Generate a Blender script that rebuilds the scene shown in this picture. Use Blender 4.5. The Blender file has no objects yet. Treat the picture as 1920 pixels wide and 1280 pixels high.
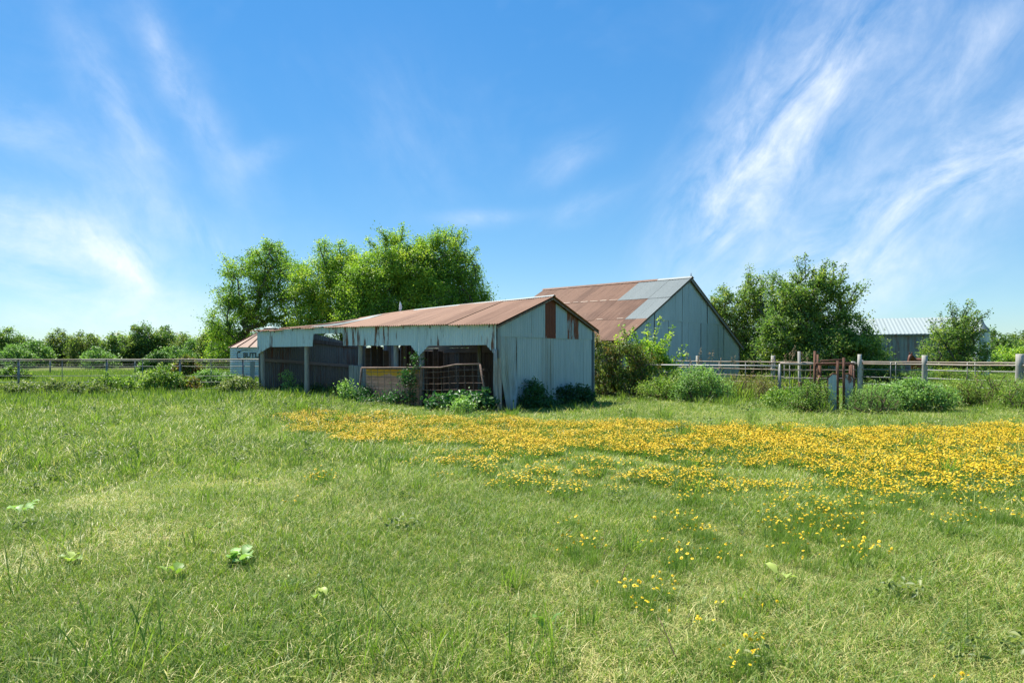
import bpy, math, random
import numpy as np
from mathutils import Vector, Matrix

random.seed(7)
RNG = np.random.default_rng(11)
SC = bpy.context.scene
COL = SC.collection
R = math.radians

# ------------------------------------------------------------------ camera
EYE = 1.55
F = 1280.0            # focal length in photograph pixels (1920 wide)
U0, V0 = 960.0, 668.0
cam = bpy.data.cameras.new('camera')
cam.sensor_width = 36.0
cam.lens = 24.0
cam.shift_y = 28.0 / 1920.0
cam.clip_start = 0.05
cam.clip_end = 5000
cam_o = bpy.data.objects.new('camera', cam)
cam_o.location = (0, 0, EYE)
cam_o.rotation_euler = (R(90), 0, 0)
COL.objects.link(cam_o)
SC.camera = cam_o

# ------------------------------------------------------------------ light, sky, exposure
SUN_EL = R(60)
SUN_H = Vector((-0.68, 0.73)).normalized()          # horizontal direction towards the sun
sun_dir = Vector((SUN_H.x * math.cos(SUN_EL), SUN_H.y * math.cos(SUN_EL), math.sin(SUN_EL)))
sun = bpy.data.lights.new('sun', 'SUN')
sun.energy = 5.0
sun.angle = R(0.5)
sun.color = (1.0, 0.95, 0.86)
sun_o = bpy.data.objects.new('sun', sun)
sun_o.rotation_euler = (-sun_dir).to_track_quat('-Z', 'Y').to_euler()
sun_o.location = (-20, 20, 40)
COL.objects.link(sun_o)

SC.view_settings.view_transform = 'Standard'
SC.view_settings.look = 'None'
SC.view_settings.gamma = 1.0
SC.view_settings.use_curve_mapping = False
SC.view_settings.exposure = 1.05
SC.cycles.max_bounces = 6
SC.cycles.diffuse_bounces = 3
SC.cycles.glossy_bounces = 2
SC.cycles.transmission_bounces = 3
SC.cycles.transparent_max_bounces = 4
SC.cycles.caustics_reflective = False
SC.cycles.caustics_refractive = False
SC.cycles.use_denoising = True
SC.cycles.denoiser = 'OPENIMAGEDENOISE'
SC.cycles.denoising_prefilter = 'NONE'


class NT:
    """small node-tree writer"""
    def __init__(self, tree):
        self.t = tree
        tree.nodes.clear()

    def n(self, kind, props=None, **ins):
        nd = self.t.nodes.new(kind)
        for k, v in (props or {}).items():
            setattr(nd, k, v)
        for k, v in ins.items():
            k2 = int(k[1:]) if k[0] == '_' else k.replace('__', ' ')
            s = nd.inputs[k2]
            if isinstance(v, bpy.types.NodeSocket):
                self.t.links.new(v, s)
            else:
                s.default_value = v
        return nd

    def math(self, op, a, b=0.0, c=0.0, clamp=False):
        return self.n('ShaderNodeMath', {'operation': op, 'use_clamp': clamp}, _0=a, _1=b, _2=c).outputs[0]

    def vmath(self, op, a, b=(0, 0, 0)):
        return self.n('ShaderNodeVectorMath', {'operation': op}, _0=a, _1=b).outputs[0]

    def noise(self, vec, scale=1.0, detail=3.0, rough=0.55, dist=0.0):
        return self.n('ShaderNodeTexNoise', None, Vector=vec, Scale=scale, Detail=detail, Roughness=rough, Distortion=dist).outputs[0]

    def ramp(self, fac, stops):
        nd = self.n('ShaderNodeValToRGB', None, Fac=fac)
        cr = nd.color_ramp
        while len(cr.elements) < len(stops):
            cr.elements.new(0.5)
        for e, (p, c) in zip(cr.elements, stops):
            e.position = p
            e.color = (c[0], c[1], c[2], 1) if not isinstance(c, (int, float)) else (c, c, c, 1)
        return nd.outputs[0]

    def mix(self, fac, a, b, mode='MIX'):
        nd = self.t.nodes.new('ShaderNodeMix')
        nd.data_type = 'RGBA'
        nd.blend_type = mode
        for s, v in ((nd.inputs[0], fac), (nd.inputs[6], a), (nd.inputs[7], b)):
            if isinstance(v, bpy.types.NodeSocket):
                self.t.links.new(v, s)
            elif s.type == 'RGBA':
                s.default_value = (v[0], v[1], v[2], 1)
            else:
                s.default_value = v
        return nd.outputs[2]


# world: physical sky with thin cirrus laid out by azimuth and elevation
world = bpy.data.worlds.new('World')
SC.world = world
world.use_nodes = True
w = NT(world.node_tree)
sky = w.n('ShaderNodeTexSky', {'sky_type': 'NISHITA', 'sun_disc': False, 'sun_elevation': SUN_EL,
                               'sun_rotation': math.atan2(SUN_H.x, SUN_H.y), 'altitude': 100.0,
                               'air_density': 1.0, 'dust_density': 0.0, 'ozone_density': 2.0})
dirv = w.n('ShaderNodeTexCoord').outputs['Generated']
sep = w.n('ShaderNodeSeparateXYZ', None, Vector=dirv)
az = w.math('ARCTAN2', sep.outputs[0], sep.outputs[1])
el = w.math('ARCSINE', sep.outputs[2])
# compress the range from zenith to horizon the way the photograph's processing does
sk0 = w.vmath('MULTIPLY', sky.outputs[0], (0.1, 0.1, 0.1))
sk1 = w.n('ShaderNodeGamma', None, Color=sk0, Gamma=0.5).outputs[0]
sk2 = w.n('ShaderNodeHueSaturation', None, Hue=0.5, Saturation=1.95, Value=5.85, Fac=1.0, Color=sk1).outputs[0]
base_sky = w.vmath('MULTIPLY', sk2, (0.84, 1.09, 1.27))
skyuv = w.n('ShaderNodeCombineXYZ', None, X=az, Y=el, Z=0.0).outputs[0]
warp = w.n('ShaderNodeTexNoise', None, Vector=skyuv, Scale=5.0, Detail=3.0, Roughness=0.5)
wv = w.vmath('MULTIPLY', w.vmath('SUBTRACT', warp.outputs[1], (0.5, 0.5, 0.5)), (0.05, 0.05, 0.0))
skyw = w.vmath('ADD', skyuv, wv)
sw = w.n('ShaderNodeSeparateXYZ', None, Vector=skyw)


CURD = w.ramp(w.noise(skyw, 17.0, 8.0, 0.62), [(0.30, 0.50), (0.70, 1.0)])


def fibre(angle, along, across, seed):
    mp = w.n('ShaderNodeMapping', None, Vector=skyw, Rotation=(0, 0, -R(angle)))
    mp2 = w.n('ShaderNodeMapping', None, Vector=mp.outputs[0], Scale=(along, across, 1), Location=(seed, seed * 1.7, 0))
    n1 = w.noise(mp2.outputs[0], 1.0, 9.0, 0.62, 0.35)
    return w.math('MULTIPLY', w.ramp(n1, [(0.30, 0.06), (0.80, 1.0)]), CURD)


FIB = {50: fibre(52, 8, 19, 3.0), 25: fibre(30, 8, 18, 8.0), -60: fibre(-60, 8, 17, 5.0), 0: fibre(-14, 6, 13, 1.0)}
CLOUDS = [(1440, 270, 260, 95, 54, .72, 50), (1500, 180, 220, 120, 54, .45, 50), (1350, 390, 100, 70, 45, .6, 50), (1660, 400, 330, 80, 26, .85, 25),
          (1560, 530, 220, 60, 12, .65, 25), (1810, 110, 190, 60, 38, .6, 50), (1880, 300, 160, 70, 25, .55, 25),
          (1620, 120, 150, 40, 40, .4, 50), (210, 180, 120, 34, -58, .5, -60), (365, 200, 150, 36, -63, .5, -60), (310, 90, 70, 18, -72, .35, -60),
          (70, 420, 120, 44, -12, .95, 0), (235, 490, 100, 40, -36, .95, -60), (235, 385, 120, 60, -60, .45, -60),
          (380, 445, 85, 32, -30, .55, -60), (900, 415, 70, 14, 3, .6, 0), (495, 295, 45, 20, 20, .45, 0),
          (70, 245, 110, 40, -20, .45, 0), (70, 505, 170, 46, -18, .8, 0), (260, 590, 330, 42, 0, .5, 0),
          (1060, 300, 80, 32, 30, .35, 25), (1100, 390, 80, 26, 20, .3, 25), (760, 260, 160, 120, -50, .16, -60)]
total = None
for (u, v, ln, wd, ang, st, fk) in CLOUDS:
    a0 = math.atan((u - U0) / F)
    e0 = math.atan((V0 - v) / F * math.cos(a0))
    ca, sa = math.cos(R(ang)), math.sin(R(ang))
    dx = w.math('SUBTRACT', sw.outputs[0], a0)
    dy = w.math('SUBTRACT', sw.outputs[1], e0)
    p = w.math('MULTIPLY_ADD', dx, ca, w.math('MULTIPLY', dy, sa))
    q = w.math('MULTIPLY_ADD', dy, ca, w.math('MULTIPLY', dx, -sa))
    p = w.math('DIVIDE', p, ln / F * 0.95)
    q = w.math('DIVIDE', q, wd / F * 0.95)
    e = w.math('MULTIPLY_ADD', p, p, w.math('MULTIPLY', q, q))
    g = w.math('EXPONENT', w.math('MULTIPLY', e, -1.0))
    g = w.math('MULTIPLY', w.math('MULTIPLY', g, st * 1.0), FIB[fk])
    total = g if total is None else w.math('ADD', total, g)
# the same thin wisps all round the sky
gen = w.ramp(w.noise(skyw, 2.2, 5.0, 0.6, 0.4), [(0.5, 0.0), (0.85, 0.35)])
gen = w.math('MULTIPLY', gen, FIB[0])
total = w.math('MINIMUM', w.math('ADD', total, gen), 0.92)
cloud_col = w.n('ShaderNodeRGB')
cloud_col.outputs[0].default_value = (7.2, 7.6, 8.2, 1)
skyc = w.mix(total, base_sky, cloud_col.outputs[0])
bg = w.n('ShaderNodeBackground', None, Color=skyc, Strength=0.075)
wout = w.n('ShaderNodeOutputWorld')
world.node_tree.links.new(bg.outputs[0], wout.inputs[0])


# ------------------------------------------------------------------ materials
def new_mat(name):
    m = bpy.data.materials.new(name)
    m.use_nodes = True
    return m, NT(m.node_tree)


def finish(nt, shader):
    o = nt.n('ShaderNodeOutputMaterial')
    nt.t.links.new(shader, o.inputs[0])


def pos(nt):
    return nt.n('ShaderNodeNewGeometry').outputs['Position']


def scaled(nt, v, s):
    return nt.vmath('MULTIPLY', v, s)


def simple(name, stops, scale=(3, 3, 3), rough=0.8, metal=0.0, detail=5.0, bump=0.0, spec=0.3):
    m, t = new_mat(name)
    v = scaled(t, pos(t), scale)
    f = t.noise(v, 1.0, detail, 0.6)
    c = t.ramp(f, stops)
    kw = {}
    if bump:
        b = t.n('ShaderNodeBump', None, Strength=bump, Distance=0.02, Height=f)
        kw['Normal'] = b.outputs[0]
    p = t.n('ShaderNodeBsdfPrincipled', None, Base__Color=c, Roughness=rough, Metallic=metal, Specular__IOR__Level=spec, **kw)
    finish(t, p.outputs[0])
    return m


def sheet_mat(name, base, base2, rust_lo, rust_hi, metal=0.35, rough=0.5, streak=(5, 5, 0.5), rustcol=((0.10, 0.035, 0.02), (0.22, 0.10, 0.06))):
    """weathered galvanised sheet: tone varies sheet by sheet, rust in streaks"""
    m, t = new_mat(name)
    P = pos(t)
    rnd = t.n('ShaderNodeObjectInfo').outputs['Random']
    f1 = t.noise(scaled(t, P, (1.2, 1.2, 0.5)), 1.0, 5.0, 0.6)
    tone = t.math('MULTIPLY_ADD', rnd, 0.45, t.math('MULTIPLY', f1, 0.6))
    c = t.mix(tone, base, base2)
    grime = t.noise(scaled(t, P, (14, 14, 1.2)), 1.0, 4.0, 0.6)
    c = t.mix(t.ramp(grime, [(0.42, 0.0), (0.76, 0.32)]), c, (base[0] * 0.45, base[1] * 0.45, base[2] * 0.43))
    foot = t.math('MULTIPLY_ADD', t.noise(scaled(t, P, (3, 3, 2)), 1.0, 4.0, 0.6), 0.9, t.n('ShaderNodeSeparateXYZ', None, Vector=P).outputs[2])
    c = t.mix(t.ramp(foot, [(0.35, 0.5), (0.85, 0.0)]), c, (0.09, 0.085, 0.06))
    s1 = t.noise(scaled(t, P, streak), 1.0, 5.0, 0.65)
    s2 = t.noise(scaled(t, P, (0.9, 0.9, 0.7)), 1.0, 2.0, 0.5)
    k = t.math('MULTIPLY_ADD', s2, 0.45, t.math('MULTIPLY', s1, 0.75))
    rf = t.ramp(k, [(rust_lo, 0.0), (rust_hi, 1.0)])
    rc = t.mix(t.noise(scaled(t, P, (9, 9, 4)), 1.0, 4.0, 0.6), rustcol[0], rustcol[1])
    c = t.mix(rf, c, rc)
    mt = t.math('MULTIPLY', t.math('SUBTRACT', 1.0, rf), metal)
    ro = t.math('MULTIPLY_ADD', rf, 0.35, rough)
    p = t.n('ShaderNodeBsdfPrincipled', None, Base__Color=c, Roughness=ro, Metallic=mt)
    finish(t, p.outputs[0])
    return m


def roof_mat(name, c1, c2, c3, along=(-0.792, 0.61, 0.0)):
    """rusted roofing: tone differs sheet by sheet, rust and bare metal run down the slope"""
    m, t = new_mat(name)
    P = pos(t)
    rnd = t.n('ShaderNodeObjectInfo').outputs['Random']
    sx = t.n('ShaderNodeVectorMath', {'operation': 'DOT_PRODUCT'}, _0=P, _1=along).outputs['Value']
    pz = t.n('ShaderNodeSeparateXYZ', None, Vector=P).outputs[2]
    run = t.n('ShaderNodeCombineXYZ', None, X=t.math('MULTIPLY', sx, 9.0), Y=t.math('MULTIPLY', pz, 1.6), Z=0.0).outputs[0]
    f0 = t.noise(run, 1.0, 5.0, 0.65)
    f1 = t.noise(P, 1.1, 6.0, 0.65)
    k = t.math('MULTIPLY_ADD', rnd, 0.5, t.math('MULTIPLY_ADD', f0, 0.9, t.math('MULTIPLY', f1, 0.5)))
    c = t.mix(t.ramp(k, [(0.55, 0.0), (1.0, 1.0)]), c1, c2)
    f2 = t.noise(t.vmath('MULTIPLY', run, (0.28, 1.5, 1.0)), 1.0, 6.0, 0.7)
    c = t.mix(t.ramp(f2, [(0.64, 0.0), (0.70, 0.85)]), c, c3)
    f3 = t.noise(t.vmath('MULTIPLY', run, (1.7, 0.6, 1.0)), 1.0, 4.0, 0.6)
    c = t.mix(t.ramp(f3, [(0.52, 0.0), (0.75, 0.55)]), c, (c1[0] * 0.5, c1[1] * 0.42, c1[2] * 0.40))
    p = t.n('ShaderNodeBsdfPrincipled', None, Base__Color=c, Roughness=0.75, Metallic=0.0, Specular__IOR__Level=0.3)
    finish(t, p.outputs[0])
    return m


def leaf_mat(name, stops, trans=0.35, rough=0.5, vary=0.35, scale=0.6):
    """leaf colour from each leaf's own tint plus slow variation through the plant"""
    m, t = new_mat(name)
    at = t.n('ShaderNodeAttribute', {'attribute_name': 'tint'}).outputs['Fac']
    f = t.noise(scaled(t, pos(t), (scale, scale, scale)), 1.0, 4.0 if trans < 0.4 else 2.0, 0.62)
    k = t.math('MULTIPLY_ADD', t.math('SUBTRACT', f, 0.5), vary * 2, at, True)
    c = t.ramp(k, stops)
    p = t.n('ShaderNodeBsdfPrincipled', None, Base__Color=c, Roughness=rough, Specular__IOR__Level=0.35)
    c2 = t.mix(1.0, c, (1.75, 1.9, 1.0), 'MULTIPLY')
    tr = t.n('ShaderNodeBsdfTranslucent', None, Color=c2)
    mx = t.n('ShaderNodeMixShader', None, Fac=trans)
    t.t.links.new(p.outputs[0], mx.inputs[1])
    t.t.links.new(tr.outputs[0], mx.inputs[2])
    finish(t, mx.outputs[0])
    return m


M = {}
M['galv_front'] = sheet_mat('weathered_galvanised', (0.46, 0.58, 0.61), (0.55, 0.67, 0.70), 0.66, 0.74, streak=(7, 7, 0.9))
M['galv_gable'] = sheet_mat('blue_grey_galvanised', (0.26, 0.37, 0.41), (0.36, 0.47, 0.51), 0.80, 0.92, streak=(6, 6, 0.35))
M['galv_dark'] = sheet_mat('dull_galvanised', (0.15, 0.20, 0.21), (0.22, 0.27, 0.28), 0.60, 0.8)
M['galv_stained'] = sheet_mat('stained_galvanised', (0.26, 0.35, 0.37), (0.35, 0.44, 0.46), 0.56, 0.9, streak=(10, 10, 0.2), rustcol=((0.12, 0.12, 0.06), (0.20, 0.19, 0.11)))
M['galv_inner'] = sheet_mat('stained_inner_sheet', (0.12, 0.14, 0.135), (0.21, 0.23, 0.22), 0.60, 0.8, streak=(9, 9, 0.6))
M['galv_barn'] = sheet_mat('grey_barn_sheet', (0.33, 0.43, 0.47), (0.41, 0.51, 0.55), 0.90, 1.0)
M['rust_patch'] = sheet_mat('half_rusted_sheet', (0.24, 0.33, 0.36), (0.31, 0.40, 0.43), 0.52, 0.60, streak=(4, 4, 0.8), rustcol=((0.13, 0.04, 0.02), (0.20, 0.08, 0.045)))
M['plate_worn'] = sheet_mat('worn_plate', (0.30, 0.36, 0.38), (0.40, 0.46, 0.48), 0.64, 0.72, streak=(8, 8, 5))
M['rust_full'] = sheet_mat('rusted_sheet', (0.20, 0.20, 0.20), (0.25, 0.25, 0.25), 0.20, 0.34, rustcol=((0.11, 0.035, 0.02), (0.17, 0.06, 0.035)))
M['roof_shed'] = roof_mat('rusty_roof_shed', (0.150, 0.074, 0.043), (0.265, 0.150, 0.095), (0.42, 0.32, 0.24))
M['roof_barn'] = roof_mat('rusty_roof_barn', (0.105, 0.050, 0.029), (0.215, 0.118, 0.073), (0.38, 0.27, 0.19), (-0.747, 0.666, 0.0))
M['roof_silver'] = sheet_mat('bright_galvanised', (0.15, 0.185, 0.185), (0.20, 0.235, 0.23), 0.95, 1.0, metal=0.1, rough=0.6)
M['roof_far'] = sheet_mat('pale_far_roof', (0.26, 0.31, 0.30), (0.30, 0.35, 0.34), 0.95, 1.0, metal=0.1, rough=0.6)
M['roof_seam'] = simple('bare_lap', [(0.3, (0.34, 0.24, 0.17)), (0.7, (0.46, 0.37, 0.29))], (4, 4, 4), 0.7)
M['roof_bin'] = roof_mat('tan_bin_roof', (0.27, 0.175, 0.125), (0.35, 0.24, 0.18), (0.42, 0.32, 0.25))
M['bin_wall'] = sheet_mat('bin_galvanised', (0.36, 0.45, 0.47), (0.46, 0.55, 0.56), 0.9, 1.0, metal=0.5, rough=0.42)
M['black_paint'] = simple('faded_black_paint', [(0.3, (0.02, 0.03, 0.035)), (0.7, (0.06, 0.08, 0.09))], (6, 6, 6), 0.7)
M['wood_post'] = simple('silvered_wood', [(0.25, (0.19, 0.18, 0.15)), (0.5, (0.32, 0.31, 0.27)), (0.75, (0.44, 0.42, 0.38))], (16, 16, 1.5), 0.9, bump=0.3)
M['wood_dark'] = simple('dark_old_boards', [(0.25, (0.07, 0.055, 0.045)), (0.5, (0.13, 0.105, 0.085)), (0.8, (0.22, 0.19, 0.16))], (12, 12, 0.9), 0.95, bump=0.3)
M['wood_grey'] = simple('grey_planks', [(0.25, (0.10, 0.11, 0.11)), (0.5, (0.20, 0.21, 0.21)), (0.8, (0.31, 0.32, 0.31))], (18, 18, 1.2), 0.95, bump=0.4)
M['wood_tan'] = simple('tan_boards', [(0.25, (0.18, 0.14, 0.11)), (0.7, (0.30, 0.25, 0.21))], (2, 2, 12), 0.95)
M['rust_pipe'] = simple('rusty_steel', [(0.3, (0.075, 0.036, 0.024)), (0.55, (0.14, 0.066, 0.042)), (0.8, (0.21, 0.115, 0.075))], (9, 9, 5), 0.85, bump=0.2)
M['old_pipe'] = simple('old_brown_pipe', [(0.3, (0.13, 0.085, 0.065)), (0.7, (0.24, 0.17, 0.135))], (6, 6, 5), 0.85)
M['tan_pipe'] = simple('worn_pipe', [(0.3, (0.24, 0.16, 0.11)), (0.5, (0.30, 0.25, 0.20)), (0.75, (0.38, 0.34, 0.29))], (1.2, 1.2, 7), 0.6, 0.2)
M['grey_pipe'] = simple('grey_steel_pipe', [(0.3, (0.14, 0.145, 0.135)), (0.6, (0.24, 0.245, 0.235)), (0.8, (0.22, 0.16, 0.12))], (2, 2, 5), 0.55, 0.4)
M['white_pipe'] = simple('pale_pipe', [(0.3, (0.40, 0.38, 0.35)), (0.7, (0.52, 0.50, 0.47))], (2, 2, 5), 0.5, 0.1)
M['concrete'] = simple('old_concrete', [(0.3, (0.26, 0.24, 0.21)), (0.7, (0.40, 0.38, 0.34))], (8, 8, 8), 0.95, bump=0.4)
M['bark'] = simple('bark', [(0.3, (0.055, 0.045, 0.035)), (0.7, (0.15, 0.13, 0.11))], (10, 10, 2), 0.95, bump=0.4)
M['stem'] = simple('green_stem', [(0.3, (0.06, 0.10, 0.03)), (0.7, (0.14, 0.17, 0.06))], (6, 6, 6), 0.8)
M['dead_stem'] = simple('dry_stem', [(0.3, (0.10, 0.065, 0.04)), (0.7, (0.22, 0.15, 0.09))], (6, 6, 6), 0.9)
M['soil'] = simple('bare_soil', [(0.3, (0.05, 0.04, 0.03)), (0.7, (0.12, 0.10, 0.075))], (3, 3, 3), 1.0, bump=0.5)
M['horse'] = simple('chestnut_coat', [(0.3, (0.085, 0.026, 0.013)), (0.7, (0.16, 0.052, 0.022))], (3, 3, 3), 0.55)
M['mane'] = simple('dark_mane', [(0.3, (0.03, 0.012, 0.008)), (0.7, (0.07, 0.03, 0.018))], (14, 14, 3), 0.7)
M['white_metal'] = simple('white_metal', [(0.3, (0.68, 0.70, 0.70)), (0.7, (0.80, 0.80, 0.80))], (5, 5, 5), 0.5)
M['petal'] = simple('yellow_petals', [(0.3, (0.68, 0.42, 0.004)), (0.7, (0.78, 0.58, 0.008))], (7, 7, 7), 0.6)
M['disc'] = simple('flower_disc', [(0.3, (0.45, 0.22, 0.01)), (0.7, (0.62, 0.36, 0.015))], (40, 40, 40), 0.8)
M['seed'] = simple('seed_heads', [(0.3, (0.30, 0.20, 0.12)), (0.7, (0.46, 0.35, 0.22))], (6, 6, 6), 0.9)

# pink panel with what is left of a yellow band along its top
m, t = new_mat('pink_and_yellow_paint')
P = pos(t)
pz = t.n('ShaderNodeSeparateXYZ', None, Vector=P).outputs[2]
nz = t.noise(scaled(t, P, (2.5, 2.5, 3)), 1.0, 4.0, 0.6)
band = t.ramp(t.math('MULTIPLY_ADD', nz, 0.7, pz), [(0.0, 0.0), (0.5, 0.0), (1.0, 1.0)])
k = t.math('GREATER_THAN', t.math('MULTIPLY_ADD', nz, 0.55, pz), 1.22)
pk = t.ramp(t.noise(scaled(t, P, (5, 5, 8)), 1.0, 5.0, 0.65), [(0.3, (0.40, 0.19, 0.12)), (0.6, (0.62, 0.33, 0.22)), (0.8, (0.68, 0.42, 0.30))])
yl = t.ramp(t.noise(scaled(t, P, (6, 6, 6)), 1.0, 4.0, 0.6), [(0.3, (0.62, 0.28, 0.02)), (0.7, (0.78, 0.42, 0.03))])
p = t.n('ShaderNodeBsdfPrincipled', None, Base__Color=t.mix(k, pk, yl), Roughness=0.85)
finish(t, p.outputs[0])
M['pink'] = m

G1, G2, G3, G4 = (0.022, 0.055, 0.010), (0.050, 0.105, 0.016), (0.10, 0.165, 0.022), (0.17, 0.21, 0.035)
M['leaf_tree'] = leaf_mat('tree_leaves', [(0.0, (0.077, 0.161, 0.026)), (0.4, (0.171, 0.300, 0.037)), (0.75, (0.327, 0.454, 0.051)), (1.0, (0.493, 0.546, 0.077))], 0.36)
M['leaf_dark'] = leaf_mat('dark_tree_leaves', [(0.0, (0.051, 0.109, 0.028)), (0.45, (0.111, 0.202, 0.045)), (0.8, (0.223, 0.309, 0.061)), (1.0, (0.342, 0.378, 0.085))], 0.38)
M['leaf_far'] = leaf_mat('far_tree_leaves', [(0.0, (0.058, 0.101, 0.031)), (0.45, (0.106, 0.163, 0.042)), (0.8, (0.183, 0.237, 0.052)), (1.0, (0.256, 0.276, 0.070))], 0.48, scale=0.15)
M['leaf_bush'] = leaf_mat('bush_leaves', [(0.0, (0.060, 0.130, 0.021)), (0.45, (0.118, 0.223, 0.034)), (0.8, (0.218, 0.327, 0.054)), (1.0, (0.371, 0.448, 0.106))], 0.3)
M['leaf_pale'] = leaf_mat('pale_bush_leaves', [(0.0, (0.073, 0.149, 0.036)), (0.5, (0.145, 0.269, 0.060)), (1.0, (0.292, 0.448, 0.134))], 0.3)
M['leaf_vine'] = leaf_mat('browning_vine_leaves', [(0.0, (0.046, 0.091, 0.018)), (0.35, (0.104, 0.163, 0.026)), (0.6, (0.195, 0.221, 0.039)), (0.78, (0.260, 0.156, 0.046)), (1.0, (0.247, 0.098, 0.039))], 0.3, vary=0.4, scale=1.2)
M['leaf_weed'] = leaf_mat('dark_weed_leaves', [(0.0, (0.020, 0.075, 0.022)), (0.5, (0.040, 0.125, 0.034)), (1.0, (0.090, 0.190, 0.050))], 0.3, rough=0.4)
M['leaf_rough'] = leaf_mat('grassland_weed_leaves', [(0.0, (0.065, 0.106, 0.028)), (0.5, (0.131, 0.184, 0.045)), (1.0, (0.263, 0.296, 0.101))], 0.3)
M['leaf_dry'] = leaf_mat('olive_dry_leaves', [(0.0, (0.096, 0.120, 0.030)), (0.5, (0.192, 0.204, 0.060)), (1.0, (0.300, 0.228, 0.096))], 0.3)
M['grass'] = leaf_mat('grass_blades', [(0.0, (0.079, 0.139, 0.019)), (0.3, (0.151, 0.241, 0.031)), (0.55, (0.243, 0.314, 0.053)), (0.78, (0.429, 0.414, 0.140)), (1.0, (0.615, 0.539, 0.246))], 0.28, vary=0.42, scale=0.45)
M['tuft'] = leaf_mat('tall_grass_blades', [(0.0, (0.065, 0.126, 0.016)), (0.5, (0.124, 0.209, 0.028)), (1.0, (0.291, 0.311, 0.082))], 0.42, vary=0.2)
M['feather'] = leaf_mat('feathery_foliage', [(0.0, (0.078, 0.156, 0.026)), (0.5, (0.143, 0.234, 0.039)), (1.0, (0.247, 0.312, 0.065))], 0.3)

m, t = new_mat('pasture_ground')
P = pos(t)
n1 = t.noise(P, 0.35, 4.0, 0.6)
n2 = t.noise(P, 9.0, 5.0, 0.65)
n3 = t.noise(scaled(t, P, (0.03, 0.09, 1)), 1.0, 4.0, 0.6)
c = t.ramp(t.math('MULTIPLY_ADD', n1, 0.5, t.math('MULTIPLY', n2, 0.5)), [(0.3, (0.055, 0.070, 0.020)), (0.5, (0.10, 0.125, 0.032)), (0.7, (0.17, 0.165, 0.065))])
c = t.mix(t.ramp(n3, [(0.45, 0.0), (0.7, 0.45)]), c, (0.19, 0.20, 0.06))
b = t.n('ShaderNodeBump', None, Strength=0.6, Distance=0.05, Height=n2)
p = t.n('ShaderNodeBsdfPrincipled', None, Base__Color=c, Roughness=1.0, Specular__IOR__Level=0.1, Normal=b.outputs[0])
finish(t, p.outputs[0])
M['ground'] = m


# ------------------------------------------------------------------ helpers
def V(*a):
    return Vector(a)


def make(name, verts, faces, mat, parent=None, smooth=False, loc=None, tint=None):
    """one mesh object; verts in world space unless loc is given (then stored relative to loc)"""
    me = bpy.data.meshes.new(name)
    org = Vector((0, 0, 0))
    if parent is not None:
        org = world_loc(parent)
        if loc is not None:
            org = Vector(loc)
    elif loc is not None:
        org = Vector(loc)
    va = np.asarray(verts, dtype=np.float64) - np.array(org)
    if isinstance(faces, np.ndarray):
        nf, k = faces.shape
        me.vertices.add(len(va))
        me.vertices.foreach_set('co', va.astype(np.float32).ravel())
        me.loops.add(nf * k)
        me.loops.foreach_set('vertex_index', faces.astype(np.int32).ravel())
        me.polygons.add(nf)
        me.polygons.foreach_set('loop_start', np.arange(nf, dtype=np.int32) * k)
        me.update(calc_edges=True)
    else:
        me.from_pydata([tuple(v) for v in va], [], faces)
    if smooth:
        me.polygons.foreach_set('use_smooth', np.ones(len(me.polygons), dtype=bool))
    if tint is not None:
        a = me.attributes.new('tint', 'FLOAT', 'POINT')
        a.data.foreach_set('value', np.asarray(tint, dtype=np.float32))
    me.materials.append(M[mat] if isinstance(mat, str) else mat)
    o = bpy.data.objects.new(name, me)
    COL.objects.link(o)
    if parent is not None:
        o.parent = parent
        o.location = org - world_loc(parent)
    else:
        o.location = org
    return o


def world_loc(o):
    v = Vector(o.location)
    while o.parent is not None:
        o = o.parent
        v += Vector(o.location)
    return v


def tag(o, label, cat, group=None):
    o['label'] = label
    o['category'] = cat
    if group:
        o['group'] = group
    return o


def empty(name, loc, label, cat, group=None):
    o = bpy.data.objects.new(name, None)
    o.location = loc
    o.empty_display_size = 0.2
    COL.objects.link(o)
    return tag(o, label, cat, group)


def tube_geo(pts, radii, sides=8, jit=0.0, cap=True):
    """swept tube along pts"""
    pts = [Vector(p) for p in pts]
    vs, fs = [], []
    up = None
    for i, p in enumerate(pts):
        d = (pts[min(i + 1, len(pts) - 1)] - pts[max(i - 1, 0)]).normalized()
        if up is None:
            up = Vector((0, 0, 1)) if abs(d.z) < 0.9 else Vector((1, 0, 0))
        a = d.cross(up).normalized()
        b = a.cross(d).normalized()
        for k in range(sides):
            an = 2 * math.pi * k / sides
            r = radii[i] * (1 + random.uniform(-jit, jit))
            vs.append(p + a * math.cos(an) * r + b * math.sin(an) * r)
    for i in range(len(pts) - 1):
        for k in range(sides):
            k2 = (k + 1) % sides
            fs.append((i * sides + k, i * sides + k2, (i + 1) * sides + k2, (i + 1) * sides + k))
    if cap:
        fs.append(tuple(range(sides))[::-1])
        fs.append(tuple((len(pts) - 1) * sides + k for k in range(sides)))
    return vs, fs


def tube(parent, name, p0, p1, r0, mat, r1=None, sides=8, jit=0.0, mids=0, bow=0.0, smooth=True):
    r1 = r0 if r1 is None else r1
    p0, p1 = Vector(p0), Vector(p1)
    n = mids + 2
    pts, rr = [], []
    for i in range(n):
        f = i / (n - 1)
        off = Vector((random.uniform(-bow, bow), random.uniform(-bow, bow), random.uniform(-bow, bow))) if 0 < i < n - 1 else Vector()
        pts.append(p0.lerp(p1, f) + off)
        rr.append(r0 + (r1 - r0) * f)
    vs, fs = tube_geo(pts, rr, sides, jit)
    o = make(name, vs, fs, mat, parent, loc=None if parent else p0)
    if smooth:
        for q in o.data.polygons:
            q.use_smooth = len(q.vertices) == 4
    return o


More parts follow.
